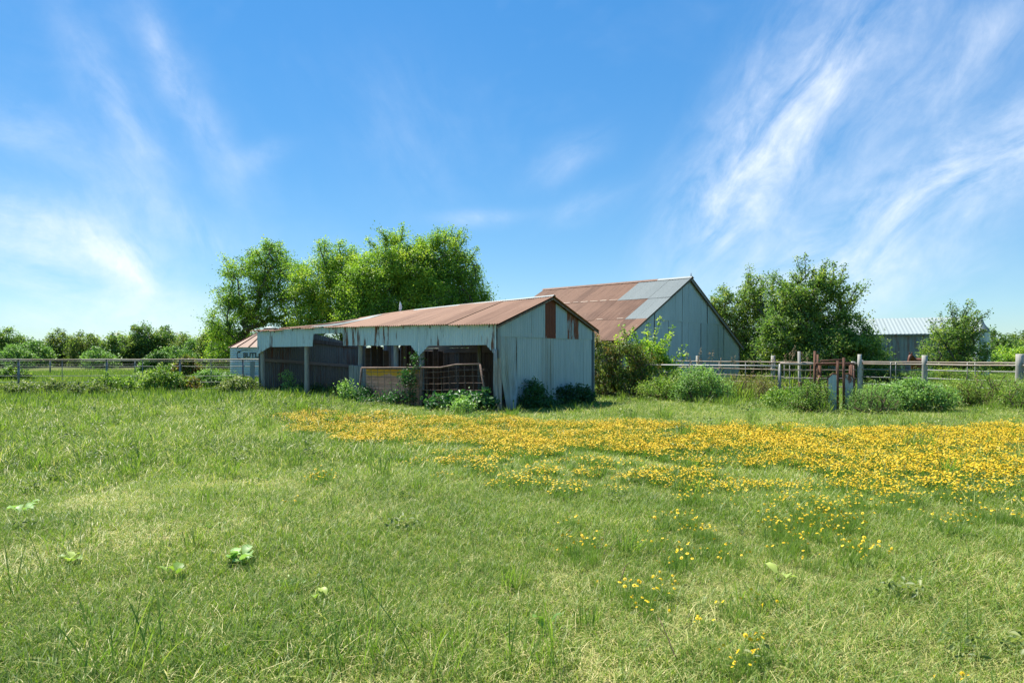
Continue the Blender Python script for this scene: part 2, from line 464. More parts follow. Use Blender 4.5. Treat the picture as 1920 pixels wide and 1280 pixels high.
def box_geo(c, ex, ey, ez, jit=0.0):
    vs = []
    for sx in (-1, 1):
        for sy in (-1, 1):
            for sz in (-1, 1):
                vs.append(Vector(c) + ex * sx + ey * sy + ez * sz + Vector((random.uniform(-jit, jit), random.uniform(-jit, jit), random.uniform(-jit, jit))))
    fs = [(0, 1, 3, 2), (4, 6, 7, 5), (0, 4, 5, 1), (2, 3, 7, 6), (0, 2, 6, 4), (1, 5, 7, 3)]
    return vs, fs


def bar(parent, name, p0, p1, wdir, wid, thick, mat, jit=0.0):
    """a board from p0 to p1; wid across wdir, thick along the third axis"""
    p0, p1 = Vector(p0), Vector(p1)
    d = (p1 - p0)
    wd = Vector(wdir).normalized()
    th = d.normalized().cross(wd).normalized()
    vs, fs = box_geo((p0 + p1) / 2, d / 2, wd * wid / 2, th * thick / 2, jit)
    return make(name, vs, fs, mat, parent)


def sheet(parent, name, fb, ft, width, normal, mat, pitch=0.092, amp=0.018, rows=1, disp=None):
    """a corrugated sheet between the curves fb(a) (bottom) and ft(a) (top), a in 0..1"""
    nw = max(2, round(width / pitch))
    nc = nw * 4
    nrm = Vector(normal).normalized()
    vs, fs = [], []
    for j in range(rows + 1):
        b = j / rows
        for i in range(nc + 1):
            a = i / nc
            p = Vector(fb(a)).lerp(Vector(ft(a)), b) + nrm * (amp * math.sin(a * nw * 2 * math.pi))
            if disp:
                p = p + Vector(disp(a, b))
            vs.append(p)
    for j in range(rows):
        for i in range(nc):
            q = j * (nc + 1) + i
            fs.append((q, q + 1, q + nc + 2, q + nc + 1))
    return make(name, vs, fs, mat, parent, smooth=True)


def px(u, v_, d):
    """point seen at photograph pixel (u, v_) at depth d, used to lay the place out"""
    return Vector(((u - U0) / F * d, d, EYE - (v_ - V0) / F * d))


def gx(u, d):
    return (u - U0) / F * d


# ------------------------------------------------------------------ ground
C0 = Vector((-0.43, 19.45, 0))
Lr = Vector((-0.792, 0.610, 0)).normalized()
Gr = Vector((0.610, 0.792, 0)).normalized()


def hgt(x, y):
    x = np.asarray(x, float)
    y = np.asarray(y, float)
    h = 0.030 * np.sin(x * 0.6 + 1.3 * np.sin(y * 0.4)) * np.sin(y * 0.55 + 0.6) + 0.006 * np.sin(x * 1.9 + y * 1.3)
    h = h + 0.05 * np.sin(x * 0.21 + 0.5) * np.sin(y * 0.17)
    far = np.clip((np.hypot(x, y) - 60) / 40, 0, 1)
    return h * (1 - far)


def hz(x, y):
    return float(hgt(x, y))


def axis(lo, hi, fine_lo, fine_hi, step):
    a = list(np.arange(fine_lo, fine_hi + 1e-6, step))
    s, p = step, fine_hi
    while p < hi:
        s *= 1.25
        p += s
        a.append(min(p, hi))
    s, p = step, fine_lo
    while p > lo:
        s *= 1.25
        p -= s
        a.insert(0, max(p, lo))
    return np.array(a)


xs = axis(-2500, 2500, -20, 20, 0.3)
ys = axis(-400, 3000, 1, 34, 0.3)
XX, YY = np.meshgrid(xs, ys)
ZZ = hgt(XX, YY)
gv = np.stack([XX.ravel(), YY.ravel(), ZZ.ravel()], 1)
nx_, ny_ = len(xs), len(ys)
ii, jj = np.meshgrid(np.arange(nx_ - 1), np.arange(ny_ - 1))
q = (jj * nx_ + ii).ravel()
gf = np.stack([q, q + 1, q + nx_ + 1, q + nx_], 1)
g_o = make('ground', gv, gf, 'ground', smooth=True)
g_o['kind'] = 'structure'


# ------------------------------------------------------------------ shed
SL, SW = 12.04, 5.2
shed = empty('cattle_shed', C0, 'open-fronted corrugated metal cattle shed with sagging rusty roof in the middle', 'shed')


def S(s, t, z):
    return C0 + Lr * s + Gr * t + Vector((0, 0, z))


def eave(s):
    return float(np.interp(s, [0, 5.3, 8.5, 10.5, SL + .3], [2.50, 2.575, 2.63, 2.60, 2.52]))


def ridge(s):
    return float(np.interp(s, [-.3, 0, 3.4, 6.8, 10.2, SL + .3], [3.42, 3.40, 3.31, 3.19, 2.93, 2.78]))


def reave(s):
    return float(np.interp(s, [0, 6, SL], [2.46, 2.45, 2.3]))


HT = SW / 2
OV = 0.22
# front roof slope, sheet by sheet; the far end is buckled
s0, wd_ = -0.22, 0.66
i = 0
while s0 < SL + 0.1:
    s1 = min(s0 + wd_, SL + 0.25)
    jz = random.uniform(-0.016, 0.016)
    lift = 0.0 if s0 < 7.2 else random.uniform(-0.05, 0.07)
    sag = 0.0 if s0 < 6.5 else random.uniform(0.02, 0.08)

    def fb(a, s0=s0, s1=s1, jz=jz, lift=lift):
        s = s0 + (s1 - s0) * a
        return S(s, -OV + random.uniform(-.004, .004), eave(s) - OV * 0.33 + 0.04 + jz + lift)

    def ft(a, s0=s0, s1=s1, jz=jz):
        s = s0 + (s1 - s0) * a
        return S(s, HT, ridge(s) + 0.035 + jz)

    mt = 'roof_shed'
    if i == 12:
        mt = 'roof_silver'
    sheet(shed, 'roof_sheet', fb, ft, s1 - s0, -Gr * 0.3 + V(0, 0, 0.95), mt, rows=4,
          disp=(lambda a, b, sag=sag: (0, 0, -sag * math.sin(b * math.pi))))
    s0 = s1
    i += 1
# rear roof slope: the far bays have lost their sheets
s0 = -0.22
while s0 < 6.2:
    s1 = s0 + wd_
    jz = random.uniform(-0.006, 0.006)
    sheet(shed, 'roof_sheet', lambda a, s0=s0, s1=s1: S(s0 + (s1 - s0) * a, SW + OV, reave(s0 + (s1 - s0) * a) - 0.03 + jz),
          lambda a, s0=s0, s1=s1: S(s0 + (s1 - s0) * a, HT, ridge(s0 + (s1 - s0) * a) + 0.03 + jz), wd_, Gr * 0.3 + V(0, 0, 0.95), 'roof_shed')
    s0 = s1
# ridge cap
for k in range(6):
    a0, a1 = -0.22 + k * 1.55, -0.22 + (k + 1) * 1.55
    vs, fs = [], []
    for s in (a0, a1):
        for (tt, dz) in ((HT - 0.09, 0.025), (HT, 0.07), (HT + 0.09, 0.025)):
            vs.append(S(s, tt, ridge(s) + dz - 0.003))
    fs = [(0, 1, 4, 3), (1, 2, 5, 4)]
    make('ridge_cap', vs, fs, 'roof_silver' if k < 4 else 'roof_shed', shed)

# fascia sheets with chamfered bays
FB_S = [0, .37, 2.68, 3.10, 3.46, 6.78, 6.785, 8.495, 8.5, 11.2, SL]
FB_Z = [1.56, 1.88, 1.88, 1.56, 1.90, 1.92, 2.36, 2.36, 1.91, 1.91, 1.62]
edges = [0, .66, 1.32, 1.98, 2.54, 3.10, 3.76, 4.42, 5.08, 5.74, 6.26, 6.78, 7.64, 8.5, 9.16, 9.82, 10.48, 11.14, 11.6, SL]
for k in range(len(edges) - 1):
    a0, a1 = edges[k], edges[k + 1]
    e = 0.0008
    out = 0.035 + 0.004 * (k % 2)

    def fb(a, a0=a0, a1=a1, out=out):
        s = a0 + e + (a1 - a0 - 2 * e) * a
        return S(s, -out, float(np.interp(s, FB_S, FB_Z)))

    def ft(a, a0=a0, a1=a1, out=out):
        s = a0 + (a1 - a0) * a
        return S(s, -out, eave(s) - 0.035)
    sheet(shed, 'fascia_sheet', fb, ft, a1 - a0, -Gr, 'galv_front')
# front posts, header beam
for (s, lean) in ((0.03, 0.0), (3.1, 0.03), (4.29, 0.0), (6.03, 0.02), (9.05, 0.02), (11.9, 0.0)):
    tube(shed, 'post', S(s + lean, 0.12, -0.1), S(s, 0.10, eave(s) - 0.12), 0.095, 'wood_post', 0.08, 9, 0.05, 3, 0.012)
tube(shed, 'post', S(-0.06, -0.12, -0.1), S(-0.02, -0.1, 1.75), 0.07, 'wood_post', 0.05, 8, 0.08, 3, 0.015)
for (a0, a1) in ((0.02, 4.2), (4.2, 8.2), (8.2, SL)):
    bar(shed, 'header_beam', S(a0, 0.02, eave(a0) - 0.15), S(a1, 0.02, eave(a1) - 0.15), V(0, 0, 1), 0.18, 0.05, 'wood_dark')
# rafters and purlins
for s in np.arange(0.25, SL, 1.18):
    bar(shed, 'rafter', S(s, -0.05, eave(s) - 0.06), S(s, HT, ridge(s) - 0.06), V(0, 0, 1), 0.13, 0.045, 'wood_dark')
    if s < 6.3:
        bar(shed, 'rafter', S(s, HT + .01, ridge(s) - 0.06), S(s, SW, reave(s) - 0.06), V(0, 0, 1), 0.13, 0.045, 'wood_dark')

# gable end: lower and upper rows of sheets
LOWZ = 2.18


def gtop(t):
    return min(2.44 + t * (3.36 - 2.44) / HT, 2.44 + (SW - t) * (3.36 - 2.44) / HT)


ge = [0.0, 0.92, 1.55, 2.2, 2.85, 3.5, 4.1, 4.65, SW]
for k in range(len(ge) - 1):
    a0, a1 = ge[k], ge[k + 1]
    out = 0.02 + 0.004 * (k % 2)
    if k == 0:
        def dsp(a, b):
            c = (1 - b) ** 2.2
            return -Lr * (0.2 * c * (0.25 + 0.75 * a)) - Gr * ((a - 0.5) * 0.62 * c) + Gr * 0.04 * math.sin(b * 6)
        sheet(shed, 'loose_wall_sheet', lambda a: S(-0.03, 0.04 + 0.86 * a, 0.03), lambda a: S(-0.03, 0.02 + 0.9 * a, LOWZ + .03), 0.9, -Lr, 'galv_stained', rows=10, disp=dsp)
        continue
    sheet(shed, 'wall_sheet', lambda a: S(-out, a0 + .001 + (a1 - a0 - .002) * a, 0.02), lambda a: S(-out, a0 + (a1 - a0) * a, LOWZ), a1 - a0, -Lr, 'galv_stained' if k == 3 else 'galv_gable')
ue = [0.0, 0.62, 1.05, 1.62, 2.33, 2.93, 3.58, 4.3, SW]
for k in range(len(ue) - 1):
    a0, a1 = ue[k], ue[k + 1]
    mt = {4: 'rust_full', 6: 'rust_patch'}.get(k, 'galv_gable')
    out = 0.045 + 0.004 * (k % 2)
    sheet(shed, 'gable_sheet', lambda a: S(-out, a0 + .001 + (a1 - a0 - .002) * a, LOWZ - 0.06), lambda a: S(-out, a0 + (a1 - a0) * a, gtop(a0 + (a1 - a0) * a) - 0.012), a1 - a0, -Lr, mt)
# barge boards and corner trim
bar(shed, 'barge_board', S(-0.16, -OV, gtop(0) - 0.075), S(-0.16, HT, 3.36), V(0, 0, 1), 0.06, 0.03, 'wood_dark')
bar(shed, 'barge_board', S(-0.16, HT + .002, 3.36), S(-0.16, SW + OV, gtop(0) - 0.075), V(0, 0, 1), 0.06, 0.03, 'wood_dark')
bar(shed, 'corner_trim', S(-0.075, 0.0, 1.5), S(-0.075, 0.0, 2.44), Lr, 0.07, 0.05, 'galv_dark')
bar(shed, 'corner_trim', S(-0.06, SW + .01, 0.0), S(-0.06, SW + .01, 2.4), Lr, 0.09, 0.05, 'galv_dark')
tube(shed, 'post', S(0.1, SW + 0.12, -0.1), S(0.1, SW + 0.1, 1.75), 0.08, 'wood_post', 0.07, 8, 0.05, 2, 0.01)

# far end wall (leaning, top eaten away), seen from inside
for k in range(8):
    a0, a1 = k * SW / 8, (k + 1) * SW / 8

    def et(t):
        return float(np.interp(t, [0, 2.4, 4.2, SW], [2.5, 2.55, 2.2, 2.0]))
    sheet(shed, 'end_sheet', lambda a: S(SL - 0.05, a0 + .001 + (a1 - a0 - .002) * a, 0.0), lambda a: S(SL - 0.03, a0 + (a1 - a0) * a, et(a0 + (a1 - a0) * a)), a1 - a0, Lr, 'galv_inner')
bar(shed, 'girt', S(SL - 0.13, 0.1, 1.42), S(SL - 0.13, SW, 1.08), V(0, 0, 1), 0.13, 0.05, 'wood_tan')
bar(shed, 'girt', S(SL - 0.13, 0.1, 2.35), S(SL - 0.13, SW, 1.98), V(0, 0, 1), 0.16, 0.06, 'wood_dark')
# rear wall: boards below, a tan band of boards above, gap where one has gone
s0 = 0.02
while s0 < SL - .1:
    bw = random.uniform(0.2, 0.3)
    if True:
        z1 = 1.75 + random.uniform(-.04, .04) if s0 < 8.3 else 1.95 + random.uniform(-.08, .08)
        mt = 'wood_dark' if random.random() < 0.75 else ('wood_grey' if random.random() < .5 else 'wood_tan')
        bar(shed, 'wall_board', S(s0 + bw / 2, SW - 0.05 + random.uniform(-.01, .01), 0.0), S(s0 + bw / 2, SW - 0.05, z1), Lr, bw - 0.012, 0.025, mt, 0.004)
    s0 += bw
for k, z in enumerate((1.80, 2.0, 2.2)):
    for (a0, a1) in ((0.05, 4.1), (4.12, 8.2)):
        bar(shed, 'upper_board', S(a0, SW - 0.1, z), S(a1, SW - 0.1, z - 0.02), V(0, 0, 1), 0.19, 0.025, 'wood_tan', 0.004)
bar(shed, 'girt', S(0.05, SW - 0.16, 1.05), S(8.2, SW - 0.16, 1.02), V(0, 0, 1), 0.13, 0.05, 'wood_dark')
# partition between the bays, of uneven boards
for k in range(14):
    t = 1.1 + k * 0.29
    if k in (4, 9):
        continue
    bar(shed, 'partition_board', S(6.85, t, 0.0), S(6.85, t + .01, 1.9 + random.uniform(-.15, .15)), Gr, 0.25, 0.025, 'wood_dark' if k % 3 else 'wood_tan', 0.005)
for s in (3.1, 6.85, 9.4):
    tube(shed, 'post', S(s, 2.9, -0.1), S(s, 2.9, ridge(s) - 0.15), 0.08, 'wood_post', 0.07, 8, 0.05)
bar(shed, 'brace', S(3.1, 2.8, 2.4), S(1.9, 2.8, 1.2), V(0, 0, 1), 0.09, 0.04, 'wood_dark')
# side sheet standing just beyond the far corner
sheet(shed, 'side_sheet', lambda a: S(SL + 0.06 + .35 * a, -0.12, 0.0), lambda a: S(SL + .06 + .33 * a, -0.10, 1.35), 0.36, -Gr, 'galv_dark')
fl_v = [S(-0.02, 0.0, 0.06), S(SL, 0.0, 0.06), S(SL, SW, 0.06), S(-0.02, SW, 0.06)]
nfl = 14
vs, fs = [], []
for j in range(nfl + 1):
    for i in range(nfl + 1):
        p_ = S(-0.02 + (SL + .02) * i / nfl, -0.3 * math.sin(i * 2.1) ** 2 + (SW + .3) * j / nfl, 0)
        vs.append(V(p_.x, p_.y, hz(p_.x, p_.y) + 0.03 + random.uniform(-.012, .02)))
for j in range(nfl):
    for i in range(nfl):
        q_ = j * (nfl + 1) + i
        fs.append((q_, q_ + 1, q_ + nfl + 2, q_ + nfl + 1))
fl = make('shed_floor', vs, fs, 'soil', smooth=True)
fl['kind'] = 'structure'
# small white vent standing above the ridge
vn = empty('roof_vent', S(6.85, HT, ridge(6.85)), 'small white vent sticking up from the ridge of the shed roof', 'vent')
tube(vn, 'pipe', S(6.85, HT + .1, ridge(6.85) - 0.05), S(6.85, HT + .1, ridge(6.85) + 0.14), 0.02, 'white_metal')
vs, fs = tube_geo([S(6.85, HT + .1, ridge(6.85) + 0.13), S(6.85, HT + .1, ridge(6.85) + 0.30), S(6.87, HT + .1, ridge(6.85) + 0.44)], [0.055, 0.045, 0.004], 8)
make('hood', vs, fs, 'white_metal', vn)

# ------------------------------------------------------------------ things standing in the shed front
wg = empty('wire_gate', S(0.3, -0.42, 0), 'bent rusty wire stock panel leaning across the near shed bay', 'gate')
TZ = lambda s: float(np.interp(s, [0.3, 1.2, 1.8, 5.3], [1.33, 1.31, 1.22, 1.18]))
tp = [S(s, -0.42, TZ(s)) for s in (0.28, 1.2, 1.8, 3.0, 4.2, 5.35)]
vs, fs = tube_geo(tp, [0.026] * len(tp), 7)
make('top_rail', vs, fs, 'old_pipe', wg, smooth=True)
tube(wg, 'end_bar', S(0.28, -0.42, 1.33), S(0.02, -0.36, 0.0), 0.026, 'old_pipe')
tube(wg, 'end_bar', S(5.35, -0.42, 1.18), S(5.6, -0.36, 0.0), 0.03, 'old_pipe')
bar(wg, 'upright', S(2.65, -0.40, 0), S(2.62, -0.40, 1.2), Lr, 0.08, 0.04, 'old_pipe')
for z in (0.18, 0.36, 0.54, 0.72, 0.90, 1.06):
    n = 9
    pts = [S(0.1 + 5.35 * k / n, -0.43, z * TZ(0.1 + 5.35 * k / n) / 1.2 + random.uniform(-.008, .008)) for k in range(n + 1)]
    vs, fs = tube_geo(pts, [0.008] * len(pts), 5)
    make('wire', vs, fs, 'old_pipe', wg)
for s in np.arange(0.55, 5.3, 0.31):
    vs, fs = tube_geo([S(s - .06, -0.43, 0.02), S(s, -0.425, TZ(s))], [0.007] * 2, 5)
    make('wire', vs, fs, 'old_pipe', wg)
pp = empty('painted_panel', S(4.1, -0.25, 0), 'faded pink panel with flaking yellow top edge behind the wire gate', 'panel')
for k, (a0, a1) in enumerate(((2.85, 3.68), (3.69, 4.5), (4.51, 5.34))):
    bar(pp, 'board', S((a0 + a1) / 2, -0.26 + .004 * k, 0.03), S((a0 + a1) / 2, -0.24 + .004 * k, 1.14), Lr, a1 - a0, 0.03, 'pink', 0.003)
bar(pp, 'cap_rail', S(2.85, -0.25, 1.17), S(5.34, -0.25, 1.16), V(0, 0, 1), 0.05, 0.06, 'old_pipe')
pf = empty('plank_fence', S(5.8, -0.15, 0), 'grey weathered upright planks beside the pink panel in the shed front', 'fence')
for k, (s, z1, w2) in enumerate(((5.50, 1.18, .18), (5.70, 1.22, .17), (5.93, 1.24, .22), (6.18, 1.26, .24))):
    bar(pf, 'plank', S(s, -0.15 + .01 * (k % 2), 0.0), S(s + random.uniform(-.03, .03), -0.15, z1), Lr, w2, 0.035, 'wood_grey', 0.008)
bar(pf, 'rail', S(5.4, -0.10, 0.7), S(6.9, -0.10, 0.72), V(0, 0, 1), 0.1, 0.035, 'wood_dark')
for s in (6.5, 6.75):
    bar(pf, 'plank', S(s, 0.35, 0.0), S(s, 0.38, 1.1), Lr, 0.2, 0.03, 'wood_tan', 0.008)
vs, fs = box_geo(S(12.0, -0.75, 0.10), Lr * 0.42, Gr * 0.2, V(0, 0, 0.13), 0.03)
tag(make('concrete_block', vs, fs, 'concrete', loc=S(12.0, -0.75, 0)), 'pale broken concrete block by the far shed corner', 'block')
tag(tube(None, 'timber', S(7.0, -0.35, 0.1), S(9.3, -0.28, 0.12), 0.09, 'wood_dark', 0.07, 8, 0.1, 4, 0.02), 'dark old timber lying across the open shed bay', 'timber')

# ------------------------------------------------------------------ barn
BL = Vector((-0.747, 0.666, 0)).normalized()
BG = Vector((0.666, 0.747, 0)).normalized()
B0 = Vector((5.47, 34.0, 0))
BW, BLEN = 13.9, 10.8
BE1, BPK, BE2 = 2.45, 6.0, 2.25
barn = empty('hay_barn', B0, 'large grey metal barn with steep rusty roof and bright silver patch behind the shed', 'barn')


def Bp(s, t, z):
    return B0 + BL * s + BG * t + Vector((0, 0, z))


def btop(t):
    return BE1 + (BPK - BE1) * t / (BW / 2) if t < BW / 2 else BE2 + (BPK - BE2) * (BW - t) / (BW / 2)


n = 18
SEAM = 3.55
for k in range(n):
    a0, a1 = BW * k / n, BW * (k + 1) / n
    out = 0.03 + random.choice((0.0, 0.012, 0.03))
    a0, a1 = a0 + random.choice((.0, .012, .022)), a1 - .004
    lo = lambda a: Bp(-out, a0 + (a1 - a0) * a, 0)
    mx = max(btop(a0), btop(a1))
    if mx > SEAM + 0.2 and min(btop(a0), btop(a1)) > SEAM:
        sheet(barn, 'wall_sheet', lo, lambda a: Bp(-out, a0 + (a1 - a0) * a, SEAM + 0.02 * math.sin(k)), a1 - a0, -BL, 'galv_barn', 0.1)
        if k % 2 == 0:
            b1 = BW * (k + 2) / n if min(btop(a1), btop(BW * (k + 2) / n)) > SEAM else a1
            for (c0, c1) in (((a0, a1), (a1, b1)) if b1 > a1 else ((a0, a1),)):
                o2 = out + 0.02
                sheet(barn, 'gable_sheet', lambda a: Bp(-o2, c0 + (c1 - c0) * a, SEAM - 0.05), lambda a: Bp(-o2, c0 + .012 + (c1 - c0 - .024) * a, btop(c0 + (c1 - c0) * a) - 0.04), c1 - c0, -BL, 'galv_barn', 0.1)
        elif min(btop(BW * (k - 1) / n), btop(a0)) <= SEAM:
            o2 = out + 0.02
            sheet(barn, 'gable_sheet', lambda a: Bp(-o2, a0 + (a1 - a0) * a, SEAM - 0.08), lambda a: Bp(-o2, a0 + (a1 - a0) * a, btop(a0 + (a1 - a0) * a) - 0.04), a1 - a0, -BL, 'galv_barn', 0.1)
    else:
        sheet(barn, 'wall_sheet', lo, lambda a: Bp(-out, a0 + (a1 - a0) * a, btop(a0 + (a1 - a0) * a) - 0.04), a1 - a0, -BL, 'galv_barn', 0.1)
for k in range(12):
    a0, a1 = BLEN * k / 12, BLEN * (k + 1) / 12
    sheet(barn, 'side_sheet', lambda a: Bp(a0 + (a1 - a0) * a, 0.0, 0), lambda a: Bp(a0 + (a1 - a0) * a, 0.0, BE1 - 0.02), a1 - a0, -BG, 'wood_dark', 0.1)
    sheet(barn, 'side_sheet', lambda a: Bp(a0 + (a1 - a0) * a, BW, 0), lambda a: Bp(a0 + (a1 - a0) * a, BW, BE2 - 0.02), a1 - a0, BG, 'galv_barn', 0.1)
rw = 0.68
ncol = 16
BOV = 0.3
for c in range(ncol):
    a0 = -0.28 + c * rw
    a1 = a0 + rw
    for r in range(3):
        f0, f1 = r / 3 - (0.02 if r else 0), (r + 1) / 3
        mt = 'roof_barn'
        if (r == 2 and c < 5) or (r == 1 and c < 2):
            mt = 'roof_silver'
        dz = 0.05 + 0.016 * r + random.uniform(-.006, .006)

        def rp(s, f, dz=dz):
            tt = -BOV + (BW / 2 + BOV) * f
            z = BE1 - BOV * 0.5 + (BPK - BE1 + BOV * 0.5) * f
            return Bp(s, tt, z + dz)
        sheet(barn, 'roof_sheet', lambda a: rp(a0 + .002 + (a1 - a0 - .004) * a, f0), lambda a: rp(a0 + .002 + (a1 - a0 - .004) * a, f1), rw, V(0, 0, .85) - BG * 0.45, mt)
        if r and mt == 'roof_barn' and random.random() < 0.8:
            w0 = random.uniform(0, .25)
            p0, p1 = rp(a0 + rw * w0, f0 + .012, dz + .016), rp(a1 - rw * random.uniform(0, .3), f0 + .012, dz + .016)
            bar(barn, 'lap_edge', p0, p1, (rp(0, 1) - rp(0, 0)), random.uniform(.05, .10), 0.006, 'roof_seam')
        t0, t1 = BW / 2 + (BW / 2 + BOV) * r / 3, BW / 2 + (BW / 2 + BOV) * (r + 1) / 3
        zz = lambda t_: BPK + (BE2 - BPK) * (t_ - BW / 2) / (BW / 2) + 0.05 - 0.004 * r
        sheet(barn, 'roof_sheet', lambda a: Bp(a0 + rw * a, t1, zz(t1)), lambda a: Bp(a0 + rw * a, t0, zz(t0)), rw, V(0, 0, .85) + BG * .45, 'roof_barn')
bar(barn, 'barge_board', Bp(-0.22, BW / 2 + .01, BPK - 0.06), Bp(-0.22, BW + BOV, zz(BW + BOV) - 0.12), V(0, 0, 1), 0.16, 0.04, 'wood_grey')
bar(barn, 'barge_board', Bp(-0.2, -BOV, BE1 - BOV * .5 - .04), Bp(-0.2, BW / 2, BPK - 0.06), V(0, 0, 1), 0.10, 0.03, 'wood_dark')
for k in range(5):
    a0, a1 = -0.3 + k * 2.2, -0.3 + (k + 1) * 2.2 - .01
    vs = []
    for s in (a0, a1):
        for (tt, dz) in ((BW / 2 - 0.2, 0.02), (BW / 2, 0.14), (BW / 2 + 0.2, 0.02)):
            vs.append(Bp(s, tt, BPK + dz))
    make('ridge_cap', vs, [(0, 1, 4, 3), (1, 2, 5, 4)], 'roof_silver' if k == 0 else 'roof_barn', barn)
tube(barn, 'finial', Bp(-0.2, BW / 2, BPK + .1), Bp(-0.2, BW / 2, BPK + 0.32), 0.03, 'wood_dark', 0.015)
for s_, t_ in ((0.1, 0.05), (0.1, BW - .05)):
    bar(barn, 'corner_trim', Bp(-0.06, t_, 0), Bp(-0.06, t_, 2.2), BG, 0.09, 0.05, 'galv_dark')

# ------------------------------------------------------------------ far machine barn and narrow feed bin
L3 = Vector((-0.93, 0.37, 0)).normalized()
G3_ = Vector((0.37, 0.93, 0)).normalized()
E0 = Vector((gx(1848, 56), 56, 0))
fbarn = empty('machine_barn', E0, 'long far-off barn with pale silver roof and dark ribbed wall behind the horse', 'barn')


def Fp(s, t, z):
    return E0 + L3 * s + G3_ * t + Vector((0, 0, z))


for c in range(20):
    a0 = c * 0.9
    a1 = a0 + 0.9
    sheet(fbarn, 'wall_sheet', lambda a: Fp(a0 + .9 * a, 0, 0), lambda a: Fp(a0 + .9 * a, 0, 3.48), 0.9, -G3_, 'galv_dark', 0.3, 0.03)
    dz = 0.012 * (c % 2)
    sheet(fbarn, 'roof_sheet', lambda a: Fp(a0 - .2 + .9 * a, -0.3, 3.45 + dz), lambda a: Fp(a0 - .2 + .9 * a, 4.2, 5.02 + dz), 0.9, V(0, 0, 1), 'roof_far', 0.3, 0.02)
    sheet(fbarn, 'roof_sheet', lambda a: Fp(a0 - .2 + .9 * a, 8.7, 3.45), lambda a: Fp(a0 - .2 + .9 * a, 4.2, 5.0), 0.9, V(0, 0, 1), 'roof_far', 0.3, 0.02)
for c in range(9):
    a0 = c * 8.4 / 9
    a1 = a0 + 8.4 / 9
    zt_ = lambda t_: 3.45 + (1.5) * (1 - abs(t_ - 4.2) / 4.2)
    sheet(fbarn, 'end_sheet', lambda a: Fp(0.0, a0 + (a1 - a0) * a, 0), lambda a: Fp(0.0, a0 + (a1 - a0) * a, zt_(a0 + (a1 - a0) * a) - .05), 0.93, -L3, 'galv_barn', 0.3, 0.02)
bar(fbarn, 'eave_trim', Fp(-0.2, -0.31, 3.40), Fp(17.8, -0.31, 3.40), V(0, 0, 1), 0.10, 0.03, 'galv_dark')

fd = Vector((gx(1841, 50), 50, 0))
feed = empty('feed_bin', fd, 'narrow grey feed bin with pointed top beside the far-off barn', 'bin')
prof = []
z = 0.0
while z < 3.35:
    prof.append((z, 0.50 + (0.012 if int(z / 0.1) % 2 else 0.0)))
    z += 0.1


def revolve(parent, name, prof, c, mat, seg=28, smooth=True, a0=0.0, a1=2 * math.pi):
    vs, fs = [], []
    full = abs(a1 - a0 - 2 * math.pi) < 1e-6
    m_ = seg if full else seg + 1
    for (z, r) in prof:
        for k in range(m_):
            an = a0 + (a1 - a0) * k / seg
            vs.append(Vector(c) + V(math.cos(an) * r, math.sin(an) * r, z))
    for j in range(len(prof) - 1):
        for k in range(seg):
            k2 = (k + 1) % m_ if full else k + 1
            fs.append((j * m_ + k, j * m_ + k2, (j + 1) * m_ + k2, (j + 1) * m_ + k))
    return make(name, vs, fs, mat, parent, smooth=smooth)


revolve(feed, 'wall', prof, fd, 'bin_wall')
revolve(feed, 'cone_roof', [(3.32, 0.54), (3.42, 0.50), (3.95, 0.16), (4.12, 0.11), (4.35, 0.01)], fd, 'galv_dark', smooth=False)
revolve(feed, 'band', [(1.7, 0.52), (1.72, 0.535), (1.8, 0.535), (1.82, 0.52)], fd, 'galv_dark')

# ------------------------------------------------------------------ grain bin with lettering
bd = 48.0
bc = Vector((gx(507, bd), bd, 0))
gb = empty('grain_bin', bc, 'round ribbed grain bin with tan cone roof and black lettering left of the shed', 'bin')
prof = []
BR = 2.62
z = 0.0
while z <= 2.2:
    prof.append((z, BR + 0.012 * math.sin(z / 0.12 * 2 * math.pi)))
    z += 0.03
revolve(gb, 'wall', prof, bc, 'bin_wall', 56)
NP = 18
for k in range(NP):
    a0, a1 = 2 * math.pi * k / NP, 2 * math.pi * (k + 1) / NP
    vs = []
    for (r, z) in ((BR + 0.14, 2.16), (0.42, 3.44)):
        for a in (a0 + .004, a1 - .004):
            vs.append(bc + V(math.cos(a) * r, math.sin(a) * r, z))
    make('roof_panel', vs, [(0, 1, 3, 2)], 'roof_bin', gb)
    bar(gb, 'roof_rib', bc + V(math.cos(a0) * (BR + .14), math.sin(a0) * (BR + .14), 2.18), bc + V(math.cos(a0) * .42, math.sin(a0) * .42, 3.46), V(-math.sin(a0), math.cos(a0), 0), 0.05, 0.06, 'rust_pipe')
revolve(gb, 'vent_cap', [(3.38, 0.44), (3.52, 0.44), (3.53, 0.56), (3.68, 0.02)], bc, 'galv_dark', 20, False)


def cyl_text(parent, txt, size, x_start, z0, space=1.0):
    cu = bpy.data.curves.new('lettering', 'FONT')
    cu.body = txt
    cu.size = size
    cu.space_character = space
    cu.resolution_u = 2
    cu.offset = 0.012
    ob = bpy.data.objects.new('tmp_text', cu)
    COL.objects.link(ob)
    me = bpy.data.meshes.new_from_object(ob)
    bpy.data.objects.remove(ob)
    vs = [v.co.copy() for v in me.vertices]
    fs = [tuple(p_.vertices) for p_ in me.polygons]
    bpy.data.meshes.remove(me)
    out = []
    for v in vs:
        a = -math.pi / 2 + (x_start + v.x) / BR
        out.append(bc + V(math.cos(a) * (BR + .018), math.sin(a) * (BR + .018), z0 + v.y))
    return make('lettering', out, fs, 'black_paint', parent)


ang0 = math.atan2(-bc.y, -bc.x) + math.pi / 2     # towards the viewer, from the -y axis
cyl_text(gb, 'BUTLER', 0.46, -1.86 + ang0 * BR, 1.47, 1.0)
